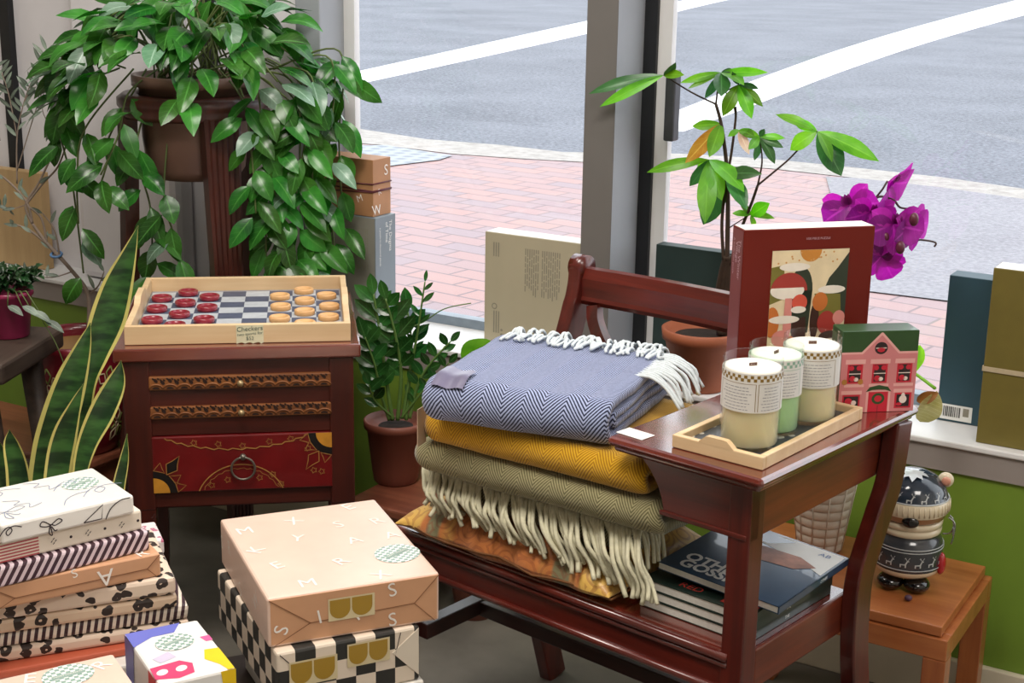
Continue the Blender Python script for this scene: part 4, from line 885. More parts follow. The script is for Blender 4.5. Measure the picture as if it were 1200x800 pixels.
ob = carton('game_box', 'olive green box held shut by a pale elastic band on the sill', 'box', W(-.052, .012, SILL), WROT, .21, .06, .325, [M['olivec'], M['creamtop']], lambda mb, w, d, h: mb.poly([(.002, .002, h+.0004), (w-.002, .002, h+.0004), (w-.002, d-.002, h+.0004), (.002, d-.002, h+.0004)], 1))
mb = MB(); lp = [(-.0012, -.0012), (.2112, -.0012), (.2112, .0612), (-.0012, .0612), (-.0012, -.0012)]
for a, b in zip(lp[:-1], lp[1:]): mb.box(((a[0]+b[0])/2, (a[1]+b[1])/2, .140), (abs(a[0]-b[0])+.0016, abs(a[1]-b[1])+.0016, .009), 0, .0004)
mb.obj('elastic_band', plain('beige_elastic', 'b8a88a', .8, .06, 60), ob)
carton('game_box', 'dark green box on the sill behind the terracotta pot', 'box', W(-.765, .135, SILL), WROT, .24, .034, .262, [M['dgc'], M['creamtop']])
# ================================================================== GIFTS
M['wl'] = plain('white_wrap', 'e6e2da', .45, .03, 14, coat=.4, coatr=.3); M['lineblk'] = plain('black_brush_line', '2a1c20', .6, .1, 40); M['linegrey'] = plain('grey_blue_line', '8c94ac', .6, .1, 40)
M['creamw'] = plain('cream_wrap', 'e2d6c4', .5, .03, 14); M['redstr'] = plain('red_stripe', 'b2484e', .5, .05, 30)
M['dstripe'] = stripes('plum_diagonal_stripes', ('3c1f2c', 'd6c2c8'), (1, 0, -.62), .0125, .52)
M['vstripe'] = stripes('plum_narrow_stripes', ('3a2028', 'e8dccc'), (1, -.18, -.18), .0105, .5)
M['leo'] = leopard('leopard_wrap', 'e3cdb8', '352a26', 56, .45); M['leo2'] = leopard('leopard_wrap_tan', 'dabfa4', '2e2420', 50, .45); M['pinkleo'] = leopard('pink_spot_wrap', 'ece2e0', 'c07088', 80, .36)
M['terra'] = plain('terracotta_wrap', 'b4553a', .5, .05, 14); M['chk'] = checker('black_cream_check', '2e2d2a', 'e8d8c4', .030); M['chkst'] = checker('green_check_sticker', '8aa69a', 'eeeeea', .006, (.0015, .0015, .0015)); M['stick'] = plain('sticker_banner', '93aaa0', .5, .05, 30)
M['gwhite'] = plain('glossy_white_wrap', 'ece9e4', .4, .02, 14, coat=.2)
for n_, h_ in dict(peri='6a70c4', hot='d8406e', red2='d8262e', yel='f0c818', lil='c9bfd4', dkg='1f5c2e', brn='7a4a38', magenta='e0609a').items(): M['p_'+n_] = plain('wrap_'+n_, h_, .45, .04, 20)
t = NT('gold_scallop_tape'); t.col(lin('a8852c')); t.set(rough=.3, coat=.5); M['tapeg'] = t.m
M['tape'] = plain('pale_tape', 'd9c9a0', .3, .05, 20, coat=.5)
GZ = .262
def gift(label, fl, fr, depth, z0, z1, mats, decor=None, grp='wrapped gifts in the left pile', bev=.004, name='wrapped_gift', rx=None):
    fl = Vector((fl.x, fl.y, 0)); fr = Vector((fr.x, fr.y, 0)); d = (fr-fl).normalized(); w = (fr-fl).length if rx is None else rx; rot = math.atan2(d.y, d.x)
    mb = MB(); mb.bx(0, w, 0, depth, 0, z1-z0, 0, bev)
    if decor: decor(mb, w, depth, z1-z0)
    o = mb.obj(name, mats, None, fl+Vector((0, 0, z0)), rot); tag(o, label, 'gift', grp); return o, w
def sticker(par, c, r, ry=None, rotz=0., banner=True, words=''):
    mb = MB(); c = Vector(c); a = Vector((math.cos(rotz), math.sin(rotz), 0)); b = Vector((-a.y, a.x, 0)); ry = ry or r
    mb.disc(c, r, (0, 0, 1), 0, ry, 36, a)
    if banner:
        q = c+Vector((0, 0, .0003)); mb.poly([q-a*r*.62-b*ry*.16, q+a*r*.62-b*ry*.16, q+a*r*.62+b*ry*.16, q-a*r*.62+b*ry*.16], 1)
        mb.text('HAPPY HOLIDAYS', q+Vector((0, 0, .0002)), a, b, r*.14, 2)
    o = mb.obj('sticker', [M['chkst'], M['stick'], M['lett']], par); o['label'] = 'round green checked sticker'; return o
def tape(par, x, y, z, w, h, mirror=False):
    mb = MB(); mb.poly([(x, y, z), (x+w, y, z), (x+w, y, z+h), (x, y, z+h)], 0); n = 2
    for k in range(n):
        cx = x+w*(k+.5)/n*.95+.001; r = w/n*.44
        mb.poly([(cx-r, y-.0002, z+h*.93)]+[(cx+r*math.cos(PI+PI*i/12), y-.0002, z+h*.5+h*.42*math.sin(PI+PI*i/12)) for i in range(13)]+[(cx+r, y-.0002, z+h*.93)], 1)
    o = mb.obj('tape', [M['tape'], M['tapeg']], par); return o
def flaps(mb, w, h, m, mk, k=.28):
    y = -.0009
    f = lambda pts, o=0: mb.prism([(a*w, b*h) for a, b in pts], (0, y+.0009, 0), (1, 0, 0), (0, 0, 1), (0, -1, 0), .0009+.0008*o, m, .0002)
    f([(.008, .97), (.992, .97), (1-k*.55, .46), (k*.85, .40)], 1)
    for (p, q) in (((.008, .97), (k*.85, .40)), ((k*.85, .40), (.03, .03)), ((.992, .97), (1-k*.55, .46)), ((1-k*.55, .46), (.97, .03)), ((k*.85, .40), (1-k*.55, .46))):
        mb.ribbon([(p[0]*w, -.0018, p[1]*h), (q[0]*w, -.0018, q[1]*h)], (0, -1, 0), .0011, mk)
M['krafttan'] = plain('kraft_tan', 'cf9c76', .45, .05, 14, coat=.3, coatr=.4); M['crease'] = plain('kraft_crease', '8a5c3c', .6, .08, 14)
# display table under the gifts
M['tabw'] = wood('display_table_wood', '241c17', '382c24', 0, 1, .5)
tb = thing('display_table', 'low wooden display table under the wrapped gifts', 'table', (-.724, 1.451, 0), .40)
MB().bx(0, .77, 0, .58, GZ-.03, GZ-.001, 0, .004).obj('tabletop', M['tabw'], tb)
for a in (.02, .71):
    for b in (.02, .52): MB().bx(a, a+.04, b, b+.04, 0, GZ-.03).obj('leg', M['tabw'], tb)
# --- right pile
z1, z0 = .50, .425
gl, gr, gb = P(313, 702, z1), P(515, 671, z1), P(250, 609, z1)
def letters(mb, w, d, h):
    for ch, a, b, an in (('M', .10, .80, .1), ('X', .42, .84, .5), ('S', .66, .72, .1), ('R', .90, .70, .2), ('K', .10, .55, .9), ('Y', .37, .62, -.3), ('A', .68, .50, .15), ('E', .16, .34, .3), ('R', .52, .28, .4), ('M', .26, .10, 0), ('X', .68, .03+.04, .4), ('A', .915, .50, .1), ('E', .80, .93, .4)):
        mb.text(ch, (w*a, d*b, h), (math.cos(an), math.sin(an), 0), (-math.sin(an), math.cos(an), 0), .036, 1)
    for ch, b, z, an in (('S', .55, .2, .5), ('W', .22, .55, .8), ('R', .78, .7, .2), ('S', .95, .55, .1)): mb.text(ch, (-.0004, d*b, h*z), (0, -math.cos(an), math.sin(an)), (0, math.sin(an), math.cos(an)), .032, 1, .0008)
    mb.prism([(.004, .004), (w-.004, .004), (w-.004, h-.004), (.004, h-.004)], (0, 0, 0), (1, 0, 0), (0, 0, 1), (0, -1, 0), .0006, 3)  # whole front tanner than the top: its dimmer light put into the colour
    flaps(mb, w, h, 3, 2)
    for ch, a, z, an in (('S', .075, .34, 1.2), ('S', .715, .80, .2), ('S', .715, .18, .1), ('I', .29, .48, .2), ('Y', .50, .40, .6)): mb.text(ch, (w*a, -.0019, h*z), (math.cos(an), 0, math.sin(an)), (-math.sin(an), 0, math.cos(an)), .030, 1)
g, w = gift('large pink-tan box wrapped in paper with scattered white letters, on the checked box', gl, gr, (gb-gl).length, z0, z1, [M['kraftpink'], M['lett'], M['crease'], M['krafttan']], letters, 'wrapped gifts in the right pile')
sticker(g, (w*.86, (gb-gl).length*.28, .0756), .036, .033, .5)
tape(g, w*.34, -.0026, (z1-z0)*.36, w*.27, (z1-z0)*.46)
z1c, z0c = .424, .338
cl_, cr_ = P(324, 766, z1c), P(492, 733, z1c); cbk = P(226, 672, z1c)
def chkd(mb, w, d, h):
    f = [(.995*w, .98*h), (.85*w, .98*h), (.82*w, .55*h), (.995*w, .15*h)]
    mb.ribbon([(w*.82, -.0005, h*.55), (w*.86, -.0005, h*.95)], (0, -1, 0), .0012, 1); mb.ribbon([(w*.02, -.0005, h*.97), (w*.22, -.0005, h*.4)], (0, -1, 0), .0012, 1)
    mb.prism([(.99*w, .97*h), (.80*w, .60*h), (.99*w, .1*h)], (0, 0, 0), (1, 0, 0), (0, 0, 1), (0, -1, 0), .0011, 2, .0002)
g, w = gift('big box in black and cream checked paper under the lettered box', cl_-Vector((.0, .0, 0)), cr_, (cbk-cl_).length, z0c, z1c, [M['chk'], M['lineblk'], M['creamw']], chkd, 'wrapped gifts in the right pile')
tape(g, w*.08, -.0016, (z1c-z0c)*.35, w*.33, (z1c-z0c)*.45); tape(g, w*.48, -.0016, (z1c-z0c)*.50, w*.30, (z1c-z0c)*.42)
def whitepat(mb, w, d, h): line_art(mb, w, d, h, 5)
def squig(o, ax, ay, s, kind):
    o, ax, ay = Vector(o), Vector(ax), Vector(ay)
    K = dict(bow=[(0, 0), (-.5, .35), (-.7, .1), (-.3, -.05), (0, 0), (.5, .3), (.75, .12), (.3, -.08), (0, 0), (-.15, -.5), (.05, -.7), (.0, -.1), (.25, -.45), (.4, -.4)], loop=[(-.8, -.2), (-.4, .3), (0, .5), (.2, .2), (-.1, -.1), (-.2, .2), (.3, .5), (.9, .3)],
             tri=[(-.9, -.35), (.1, .35), (.0, -.35), (-.9, -.35)], arc=[(-.2, -.4), (.1, .1), (.6, .4), (1.1, .42)], zig=[(-.6, .5), (-.1, .2), (-.4, -.1), (.1, -.2), (.0, -.6), (.5, -.4)])
    return smooth_path([o+ax*(a*s)+ay*(b*s) for a, b in K[kind]], 5) if kind != 'tri' else [o+ax*(a*s)+ay*(b*s) for a, b in K[kind]]
def line_art(mb, w, d, h, n=6):
    X, Y, Z = (1, 0, 0), (0, 1, 0), (0, 0, 1); r = random.Random(n)
    for a, b, k in ((.2, .75, 'loop'), (.55, .8, 'zig'), (.30, .45, 'zig'), (.72, .62, 'loop'), (.12, .3, 'bow'), (.85, .3, 'loop'), (.55, .25, 'arc')): mb.ribbon(squig((w*a, d*b, h), X, Y, .04, k), (0, 0, 1), .0014, 2)
    for a, z, k, s in ((.36, .45, 'bow', .022), (.74, .52, 'tri', .03), (.80, .48, 'arc', .03), (.06, .5, 'loop', .02)): mb.ribbon(squig((w*a, -.0002, h*z), X, Z, s, k), (0, -1, 0), .0016, 1)
bd = (cr_-cl_).normalized(); bd.z = 0; bp_ = Vector((-bd.y, bd.x, 0))
gift('white gift with black line drawings at the bottom of the right pile', cl_+bd*.03-bp_*.004, cr_+bd*.006-bp_*.004, (cbk-cl_).length*.9, GZ, z0c-.001, [M['wl'], M['lineblk'], M['linegrey']], lambda mb, w, d, h: line_art(mb, w, d, h, 5), 'wrapped gifts in the right pile')
# --- left pile, from the top down (each front edge runs out of the frame on the left)
zt = .600
a0 = P(5, 615, zt); a1 = P(157, 580, zt); ab = P(100, 549, zt); fd = (a1-a0).normalized(); sd = Vector((-fd.y, fd.x, 0)); D0 = (ab-a1).length
def layer(label, px, ztop, th, mats, decor=None, wid=.26, dep=.17, bev=.004, grp='wrapped gifts in the left pile', turn=0.):
    fr = P(px[0], px[1], ztop); fr.z = 0; dirv = (Matrix.Rotation(turn, 3, 'Z') @ fd); return gift(label, fr-dirv*wid, fr, dep, ztop-th, ztop, mats, decor, grp, bev, rx=wid)
z = zt
g, w = layer('white gift with black brush drawings and a round checked sticker, top of the left pile', (157, 580), z, .0285, [M['wl'], M['lineblk'], M['linegrey']], lambda mb, w, d, h: line_art(mb, w, d, h, 6), (a1-a0).length+.006, D0)
sticker(g, (w*.78, D0*.62, .029), .028, .025, .2)
z -= .029
def dots(mb, w, d, h):
    for k in range(7):
        x = w*(.50+.095*k); zc = h*.5
        if k % 2: mb.disc((x, -.0003, zc), .0022, (0, -1, 0), 1, None, 10)
        else:
            for dx, dz in ((-.003, 0), (.003, 0), (0, .0035), (0, -.0035)): mb.ribbon([(x+dx-.0012, -.0002, zc+dz-.0012), (x+dx+.0012, -.0002, zc+dz+.0012)], (0, -1, 0), .0012, 1)
    for k in range(6): mb.poly([(w*.05, -.0004, h*(.06+.15*k)), (w*.42, -.0004, h*(.06+.15*k)), (w*.42, -.0004, h*(.13+.15*k)), (w*.05, -.0004, h*(.13+.15*k))], 2)
g, w = layer('cream gift with tiny dots and a red striped end panel', (166, 597), z, .031, [M['creamw'], M['lineblk'], M['redstr']], dots, .27, .17); z -= .0315
layer('gift in plum and white diagonal stripes above the kraft one', (175, 622), z, .030, [M['dstripe']], None, .27, .18); z -= .0305
def kA(mb, w, d, h):
    flaps(mb, w, h, 0, 2, .16); mb.text('A', (w*.66, -.0019, h*.5), (-1, 0, -.05), (.05, 0, -1), .036, 1); mb.text('S', (w*.48, -.0019, h*.9), (1, 0, .3), (-.3, 0, 1), .02, 1); mb.text('R', (w*.90, d*.06, h), (1, .2, 0), (-.2, 1, 0), .03, 1)
    for ch, a, b in (('E', .3, .5), ('M', .6, .6), ('Y', .85, .6)): mb.text(ch, (w*a, d*b, h), (1, .2, 0), (-.2, 1, 0), .036, 1)
g, w = layer('kraft gift with a large white letter A on its end', (188, 648), z, .036, [M['krafttan'], M['lett'], M['crease']], kA, .245, .185, turn=-.12); z -= .0365
ZL = z
layer('leopard print gift just under the kraft gift', (206, 676), z, .028, [M['leo']], None, .30, .20, .006, turn=-.28); z -= .0285
layer('tan leopard print gift above the narrow striped roll', (208, 696), z, .022, [M['leo2']], None, .30, .20, .006, turn=-.28); z -= .0225
layer('gift in narrow plum stripes between two leopard print gifts', (222, 708), z, .024, [M['vstripe']], None, .32, .30, .008, turn=-.28); ZS = z; z -= .0245
layer('leopard print gift under the narrow striped gift', (222, 727), z, .020, [M['leo']], None, .30, .23, .005, turn=-.28); z -= .0205
layer('flat terracotta gift low in the left pile', (188, 752), z, .012, [M['terra']], None, .27, .22, .003, turn=-.22); z -= .0125
zb = z
layer('white gift with black line drawings under the terracotta one', (196, 770), z, z-GZ, [M['wl'], M['lineblk'], M['linegrey']], lambda mb, w, d, h: line_art(mb, w, d, h, 8), .27, .24, turn=-.22)
gp = P(212, 668, .40); 
lf = P(206, 676, ZL); lf.z = 0; f2 = Matrix.Rotation(-.28, 3, 'Z') @ fd; s2 = Vector((-f2.y, f2.x, 0)); lf = lf+s2*.206
gift('white gift with small pink spots behind the leopard print gifts', lf-f2*.16, lf+f2*.018, .085, ZS+.0006, ZS+.026, [M['pinkleo']], None, 'wrapped gifts in the left pile')
# --- front gifts
ze = .45
fl_, fr_ = P(145, 748+62, ze), P(0, 0, ze) if False else P(300, 782, ze)
fbl, fbr, ffr = P(146, 743, ze), P(222, 727, ze), P(296, 776, ze); pdv = (fbr-fbl).normalized(); ppv = Vector((-pdv.y, pdv.x, 0)); fdp = (ffr-fbr).length; fa = fbl-ppv*fdp; fb_ = fa+pdv*(fbr-fbl).length*1.12; fc = fa+ppv*fdp
def party(mb, w, d, h):
    T = h+.0005; Zp = lambda m_, pts, o=0: mb.poly([(w*a, d*b, T+.0001*o) for a, b in pts], m_)
    Fp = lambda m_, pts: mb.poly([(w*a, -.0006, h*b) for a, b in pts], m_); Lp = lambda m_, pts, o=0: mb.poly([(-.0006-.0002*o, d*(1-a), h*b) for a, b in pts], m_)
    Zp(1, [(0, .72), (.0, .995), (.75, .995), (.60, .84), (.30, .84)]); Lp(1, [(0, .998), (.28, .998), (.22, .55), (.10, .40), (0, .45)])
    Zp(2, [(0, .10), (.02, .30), (.42, .33), (.55, .24), (.50, .08), (.28, .04)]); Lp(3, [(.70, .998), (.92, .998), (.92, .0), (.70, .0)])
    for a, b in ((.13, .19), (.38, .19)): mb.disc((w*a, d*b, T+.0002), .009, (0, 0, 1), 0, .007)
    mb.disc((-.0010, d*.2, h*.5), .007, (-1, 0, 0), 0)
    Zp(4, [(.985, .0), (.985, .40), (.80, .42), (.72, .26), (.85, .12), (.90, .0)]); Fp(4, [(.80, .998), (.998, .998), (.998, .2), (.92, .45)])
    Zp(5, [(.12, .45), (.36, .52), (.42, .40), (.18, .35)]); Zp(8, [(.86, .66), (.99, .66), (.99, .56), (.9, .56)])
    Lp(6, [(.42, .1), (.50, .55), (.56, .60), (.60, .3), (.66, .2), (.60, 0), (.44, 0)], 1); Lp(7, [(.26, .0), (.44, .0), (.44, .35), (.26, .35)])
g, w = gift('small colourful gift with pink domino, yellow and blue shapes and a checked sticker', fa, fb_, (fc-fa).length, GZ, ze, [M['gwhite'], M['p_peri'], M['p_hot'], M['p_red2'], M['p_yel'], M['p_lil'], M['p_dkg'], M['p_brn'], M['p_magenta']], party, 'wrapped gifts at the front')
sticker(g, (w*.52, (fc-fa).length*.66, ze-GZ+.0011), .027, .024, .25)
zp = .45
pa, pb, pc_ = P(2, 800+28, zp), P(152, 800+5, zp), P(142, 768, zp)
def er(mb, w, d, h):
    mb.text('E', (w*.30, d*.80, h), (.95, -.3, 0), (.3, .95, 0), .036, 1); mb.text('R', (w*.86, d*.72, h), (.85, .5, 0), (-.5, .85, 0), .036, 1); mb.text('M', (w*.4, d*.2, h), (1, 0, 0), (0, 1, 0), .036, 1)
g, w = gift('pink lettered gift with a checked sticker at the lower left', P(5, 838, zp), P(158, 802, zp), .10, GZ, zp, [M['kraftpink'], M['lett']], er, 'wrapped gifts at the front')
sticker(g, (w*.58, .066, zp-GZ+.0007), .034, .030, .1)
# ================================================================== PLANTS
M['hoya'] = leafmat('waxy_green_leaf', '174a1a', '4c9436', .24, .22, 9); M['hoyasheen'] = leafmat('leaf_painted_sheen', '5a8a62', '9ab8a4', .25, .15, 9)
M['vine'] = plain('green_brown_vine', '5a6a38', .6, .2, 30); M['soil'] = plain('dark_soil', '241a14', .9, .3, 60, .5)
M['potbrown'] = plain('brown_plastic_pot', '7c5d50', .45, .06, 10, coat=.2); M['potblack'] = plain('black_pot', '1c1714', .4, .1, 12)
M['terrac'] = plain('terracotta_plastic', '7c4433', .5, .06, 10); M['terrac2'] = plain('terracotta_clay', '9a5638', .65, .1, 14)
rg = random.Random(21)
# --- trailing plant on the stand
hp = thing('trailing_plant', 'big trailing waxy-leaved plant spilling from a brown pot on the plant stand', 'plant', PS+Vector((0, 0, .86)), 0)
mb = MB(); mb.lathe([(.095, .0), (.108, .02), (.116, .09), (.119, .20), (.134, .202), (.134, .225), (.122, .225), (.116, .20), (1e-5, .195)], 40); mb.obj('pot', M['potbrown'], hp)
mb = MB(); mb.lathe([(.126, .205), (.06, .215), (1e-5, .22)], 24); mb.obj('soil', M['soil'], hp)
fol = MB(); vin = MB(); HO = PS+Vector((0, 0, .86))
def hleaf(p, d, L, wd, up=(0, 0, 1), m=None):
    d = Vector(d).normalized(); m = (0 if rg.random() < .91 else 1) if m is None else m  # a few paler leaves: silvery sheen painted in as leaf colour
    st_ = p+d*.012; n_ = Vector(up)+Vector((rg.uniform(-.5, .5), rg.uniform(-.9, .2), rg.uniform(-.2, .3)))
    fol.leaf(st_, st_+d*L, wd, n_, m, rg.uniform(.04, .16), rg.uniform(.05, .3), 6, .40, .9)
# crown: leaves over the dome around the pot
def inhole(p):
    pr = p+HO; v = pr-Vector((0, 0, CAMH)); x = 600+F*v.dot(RIGHT)/v.dot(FWD); y = 400+F*v.dot(DOWN)/v.dot(FWD); return x, y
cnt = 0
while cnt < 190:
    th_ = rg.uniform(0, 2*PI); ph_ = math.acos(rg.uniform(-.25, 1) if cnt < 100 else rg.uniform(.2, 1)); r = rg.uniform(.80, 1.0)
    dv = Vector((math.sin(ph_)*math.cos(th_), math.sin(ph_)*math.sin(th_), math.cos(ph_)))
    p = Vector((dv.x*.285, dv.y*.21-.02, .20+dv.z*.20))*1.0; p = Vector((p.x*r, p.y*r, p.z))
    if dv.y > .55: continue
    x, y = inhole(p)
    if 222 < x < 300 and 80 < y < 235 and rg.random() < .88: continue
    if 170 < x < 300 and 120 < y < 235 and rg.random() < .72: continue
    out = Vector((dv.x, dv.y*.8, -.25-rg.random()*.9+.55*max(0, dv.z)))+Vector((rg.uniform(-.5, .5), rg.uniform(-.3, .1), rg.uniform(-.3, .2)))
    hleaf(p, out, rg.uniform(.080, .112), rg.uniform(.040, .052)); cnt += 1
    if cnt % 4 == 0: vin.tube(smooth_path([(rg.uniform(-.08, .08), rg.uniform(-.08, .08), .21), p*.6+Vector((0, 0, .16)), p], 4), .0022, 5)
# hanging vines: (x at top, x at end, y at end) seen in the survey, depth offset
for (xa, xb, ya, yb, dy, dn) in ((70, 98, 120, 320, -.10, 5), (100, 92, 150, 262, -.14, 4), (128, 118, 160, 215, -.16, 3), (160, 178, 170, 318, -.17, 8), (192, 215, 222, 318, -.16, 5), 
                             (285, 300, 120, 250, -.19, 7), (300, 312, 100, 318, -.17, 10), (325, 330, 110, 320, -.15, 11), (345, 352, 100, 318, -.13, 11), (365, 372, 90, 312, -.10, 11), (388, 392, 70, 300, -.07, 10), (398, 402, 60, 262, -.04, 9), (355, 345, 140, 300, -.18, 9), (316, 338, 200, 322, -.2, 7), (150, 118, 110, 205, -.19, 6), (78, 74, 60, 165, -.12, 5)):
    Y = PS.y+max(dy, -.13); p0 = PY(xa, ya, Y)-HO; p1 = PY(xb, yb, Y+rg.uniform(-.03, .03))-HO
    mid = p0*.5+p1*.5+Vector((rg.uniform(-.015, .015), 0, 0)); path = smooth_path([Vector((p0.x*.55, p0.y*.5, .24)), p0, mid, p1], 8)
    vin.tube(path, [.0022]*len(path), 5)
    for k in range(int(dn*1.25)):
        q = path[min(len(path)-1, 8+int((len(path)-9)*k/(int(dn*1.25)-1)))]; s_ = -1 if k % 2 else 1
        hleaf(q, (s_*rg.uniform(.2, .9), rg.uniform(-.5, .1), -rg.uniform(.5, 1.2)), rg.uniform(.066, .096), rg.uniform(.034, .045), (s_*.3, -1, .5))
fol.obj('foliage', [M['hoya'], M['hoyasheen']], hp); vin.obj('vines', M['vine'], hp)
# --- olive tree in the floral pot
FP = P(102, 518, LZ); FP.y -= .03
M['redpot'] = plain('dark_red_glaze', '7a1626', .3, .1, 10, coat=.5); M['potin'] = plain('tan_pot_inside', 'a07a48', .6, .1, 14); M['potline'] = plain('cream_glaze_line', 'b9a684', .5, .1, 30); M['potgreen'] = plain('olive_glaze', '7c8444', .5, .1, 30)
M['olivetw'] = plain('grey_brown_twig', '8d7d70', .8, .15, 40); M['oliveleaf'] = leafmat('grey_green_leaf', '5e6e60', '9fae9e', .5, .2, 20)
ot = thing('olive_tree', 'bare-branched olive tree with grey-green leaves in a red floral pot', 'plant', Vector((FP.x, FP.y, LZ+.0005)), 0)
prof = [(.075, 0), (.080, .004), (.105, .05), (.122, .12), (.122, .17), (.118, .20), (.124, .21), (.124, .222), (.116, .224), (.112, .21), (.110, .20, 1), (.106, .17, 1), (1e-5, .168, 1)]
prof = [(p[0], p[1]*1.2)+tuple(p[2:]) for p in prof]; mb = MB(); mb.lathe(prof, 40)
def potpt(a, z):
    for (r0, z0), (r1, z1) in zip([p[:2] for p in prof[:6]], [p[:2] for p in prof[1:7]]):
        if z0 <= z <= z1: r = r0+(r1-r0)*(z-z0)/(z1-z0)+.0008; return Vector((r*math.cos(a), r*math.sin(a), z))
    return Vector((.12*math.cos(a), .12*math.sin(a), z))
for k in range(16):
    ac, zc = -PI/2+(k % 8-3.5)*.55+(.25 if k >= 8 else 0), .178 if k < 8 else .075
    for q in range(5):
        an = 2*PI*q/5+k; pts = [potpt(ac+.24*(.25+.75*t)*math.cos(an+.5*math.sin(t*PI)*s_), zc+1.7*.026*(.2+.8*t)*math.sin(an+.5*math.sin(t*PI)*s_)) for s_ in (1,) for t in (0, .3, .6, 1)]+[potpt(ac+.24*(.25+.75*t)*math.cos(an-.5*math.sin(t*PI)), zc+1.7*.026*(.2+.8*t)*math.sin(an-.5*math.sin(t*PI))) for t in (1, .6, .3, 0)]
        mb.tube(pts, .0019, 5, 2 if q % 2 else 3)
    ring = [potpt(ac+.04*math.cos(t), zc+.007*math.sin(t)) for t in [2*PI*i/10 for i in range(11)]]; mb.tube(ring, .0016, 5, 2)
mb.obj('pot', [M['redpot'], M['potin'], M['potline'], M['potgreen']], ot)
mb = MB()
for k in range(60): a = rg.uniform(0, 2*PI); r = .10*math.sqrt(rg.random()); mb.sphere((r*math.cos(a), r*math.sin(a), .206), rg.uniform(.006, .010), 0, 8, 5, (1, 1, .7))
o = mb.obj('pebbles', plain('white_pebbles', 'cfc4b6', .7, .15, 30), ot); o['kind'] = 'stuff'
tw = MB(); lv = MB(); Yo = FP.y; FO = Vector((FP.x, FP.y, LZ+.0005))
Tp = lambda x, y, dy=0: PY(x, y, Yo+dy)-FO
def twig(pts, r0, r1, leaves=0, L=.032):
    pa = smooth_path([Tp(*p) if len(p) == 2 else Tp(*p) for p in pts], 6); n = len(pa); tw.tube(pa, [r0+(r1-r0)*i/(n-1) for i in range(n)], 6)
    for k in range(leaves):
        i = int(n*.35+(n*.65-1)*k/max(1, leaves-1)); i = min(n-1, i); t_ = (pa[min(i+1, n-1)]-pa[max(i-1, 0)]).normalized(); s_ = 1 if k % 2 else -1
        d = t_*.7+Vector((s_*.7, rg.uniform(-.4, .2), rg.uniform(-.2, .4))); lv.leaf(pa[i], pa[i]+d.normalized()*L*rg.uniform(.8, 1.3), .009, (rg.uniform(-.5, .5), -1, rg.uniform(0, .8)), 0, .05, .1, 5, .45, 1)
twig([(104, 385), (103, 345), (85, 318), (55, 285), (38, 262)], .006, .0035); twig([(38, 262), (30, 235), (0, 205), (-40, 190)], .0035, .002, 6)
twig([(85, 318), (62, 292), (35, 270), (15, 262)], .0045, .002, 6); twig([(38, 262), (30, 240), (45, 215), (62, 180), (78, 150)], .0035, .002, 5); twig([(30, 240), (50, 215), (68, 195), (79, 165)], .003, .002)
twig([(20, 215), (20, 160), (28, 120), (35, 100)], .002, .001, 14); twig([(20, 160), (10, 110), (2, 85)], .0016, .001, 10); twig([(28, 120), (45, 85), (55, 60)], .0014, .0008, 9)
twig([(20, 200), (40, 135), (52, 100), (60, 75)], .0015, .0008, 10); twig([(52, 100), (50, 130), (62, 150), (75, 160)], .001, .0007, 6); twig([(0, 165), (-8, 110), (-6, 80)], .0014, .0008, 8)
twig([(55, 285), (48, 255), (30, 240)], .003, .0025); twig([(70, 302), (64, 270), (50, 250)], .0025, .0015, 3); twig([(103, 345), (115, 335), (122, 318)], .0025, .001, 3); twig([(85, 318), (60, 325), (30, 322)], .0018, .0008, 4); twig([(30, 240), (12, 245), (0, 240)], .0012, .0007, 6)
tw.obj('branches', M['olivetw'], ot); lv.obj('leaves', M['oliveleaf'], ot)
mb = MB(); q = Tp(66, 298); mb.tube([q+Vector((.012*math.cos(a), .012*math.sin(a), .004*math.sin(a))) for a in [2*PI*i/12 for i in range(13)]], .003, 6); mb.obj('tie', plain('blue_tie', '5f86b4', .5, .1, 20), ot)
# --- tan board
M['tanboard'] = wood('tan_board', 'a98b60', 'c6a97c', 2, .6, .55, .05, .4, 5)
tp = wc(PW(46, 203, .05)); tb_ = MB(); tb_.bx(-.30, 0, 0, .03, 0, tp[2]-SZ-.001, 0, .002); o = tb_.obj('wooden_board', M['tanboard'], None, W(tp[0], .05, SZ+.0006), WROT); tag(o, 'plain tan wooden board leaning upright on the sill behind the olive branches', 'board')
# --- small plant in a pink pot on the dark stool
kp = P(12, 393, .55); kt = thing('potted_plant', 'small dark crinkly-leaved plant in a magenta pot on the dark stool', 'plant', kp+Vector((0, 0, .0005)), 0)
M['magpot'] = plain('magenta_pot', '92244f', .4, .06, 10, coat=.25)
mb = MB(); mb.lathe([(.038, 0), (.041, .003), (.050, .088), (.054, .090), (.055, .100), (.050, .101), (.047, .088), (1e-5, .085)], 32); mb.obj('pot', M['magpot'], kt)
mb = MB()
for k in range(110):
    a = rg.uniform(0, 2*PI); r = rg.uniform(.01, .055); p = Vector((r*math.cos(a), r*math.sin(a)*.8, .10+rg.uniform(0, .045)*(1-r*8))); d = Vector((math.cos(a), math.sin(a), rg.uniform(-.1, .8)))
    mb.leaf(p, p+d.normalized()*rg.uniform(.018, .03), .018, (0, -.4, 1), 0, .3, .5, 5, .5)
for k in range(26): p = Vector((.03+.0016*k, -.01+rg.uniform(-.012, .012), .118+.0006*k+rg.uniform(-.01, .01))); mb.leaf(p, p+Vector((rg.uniform(-.4, 1), rg.uniform(-.8, .5), rg.uniform(-.2, 1))).normalized()*.02, .017, (0, -.4, 1), 0, .3, .5, 5, .5)
mb.obj('foliage', leafmat('dark_crinkled_leaf', '0e2a14', '2c5228', .3, .1, 20), kt)
mb = MB(); base = Vector((.02, -.03, .10))
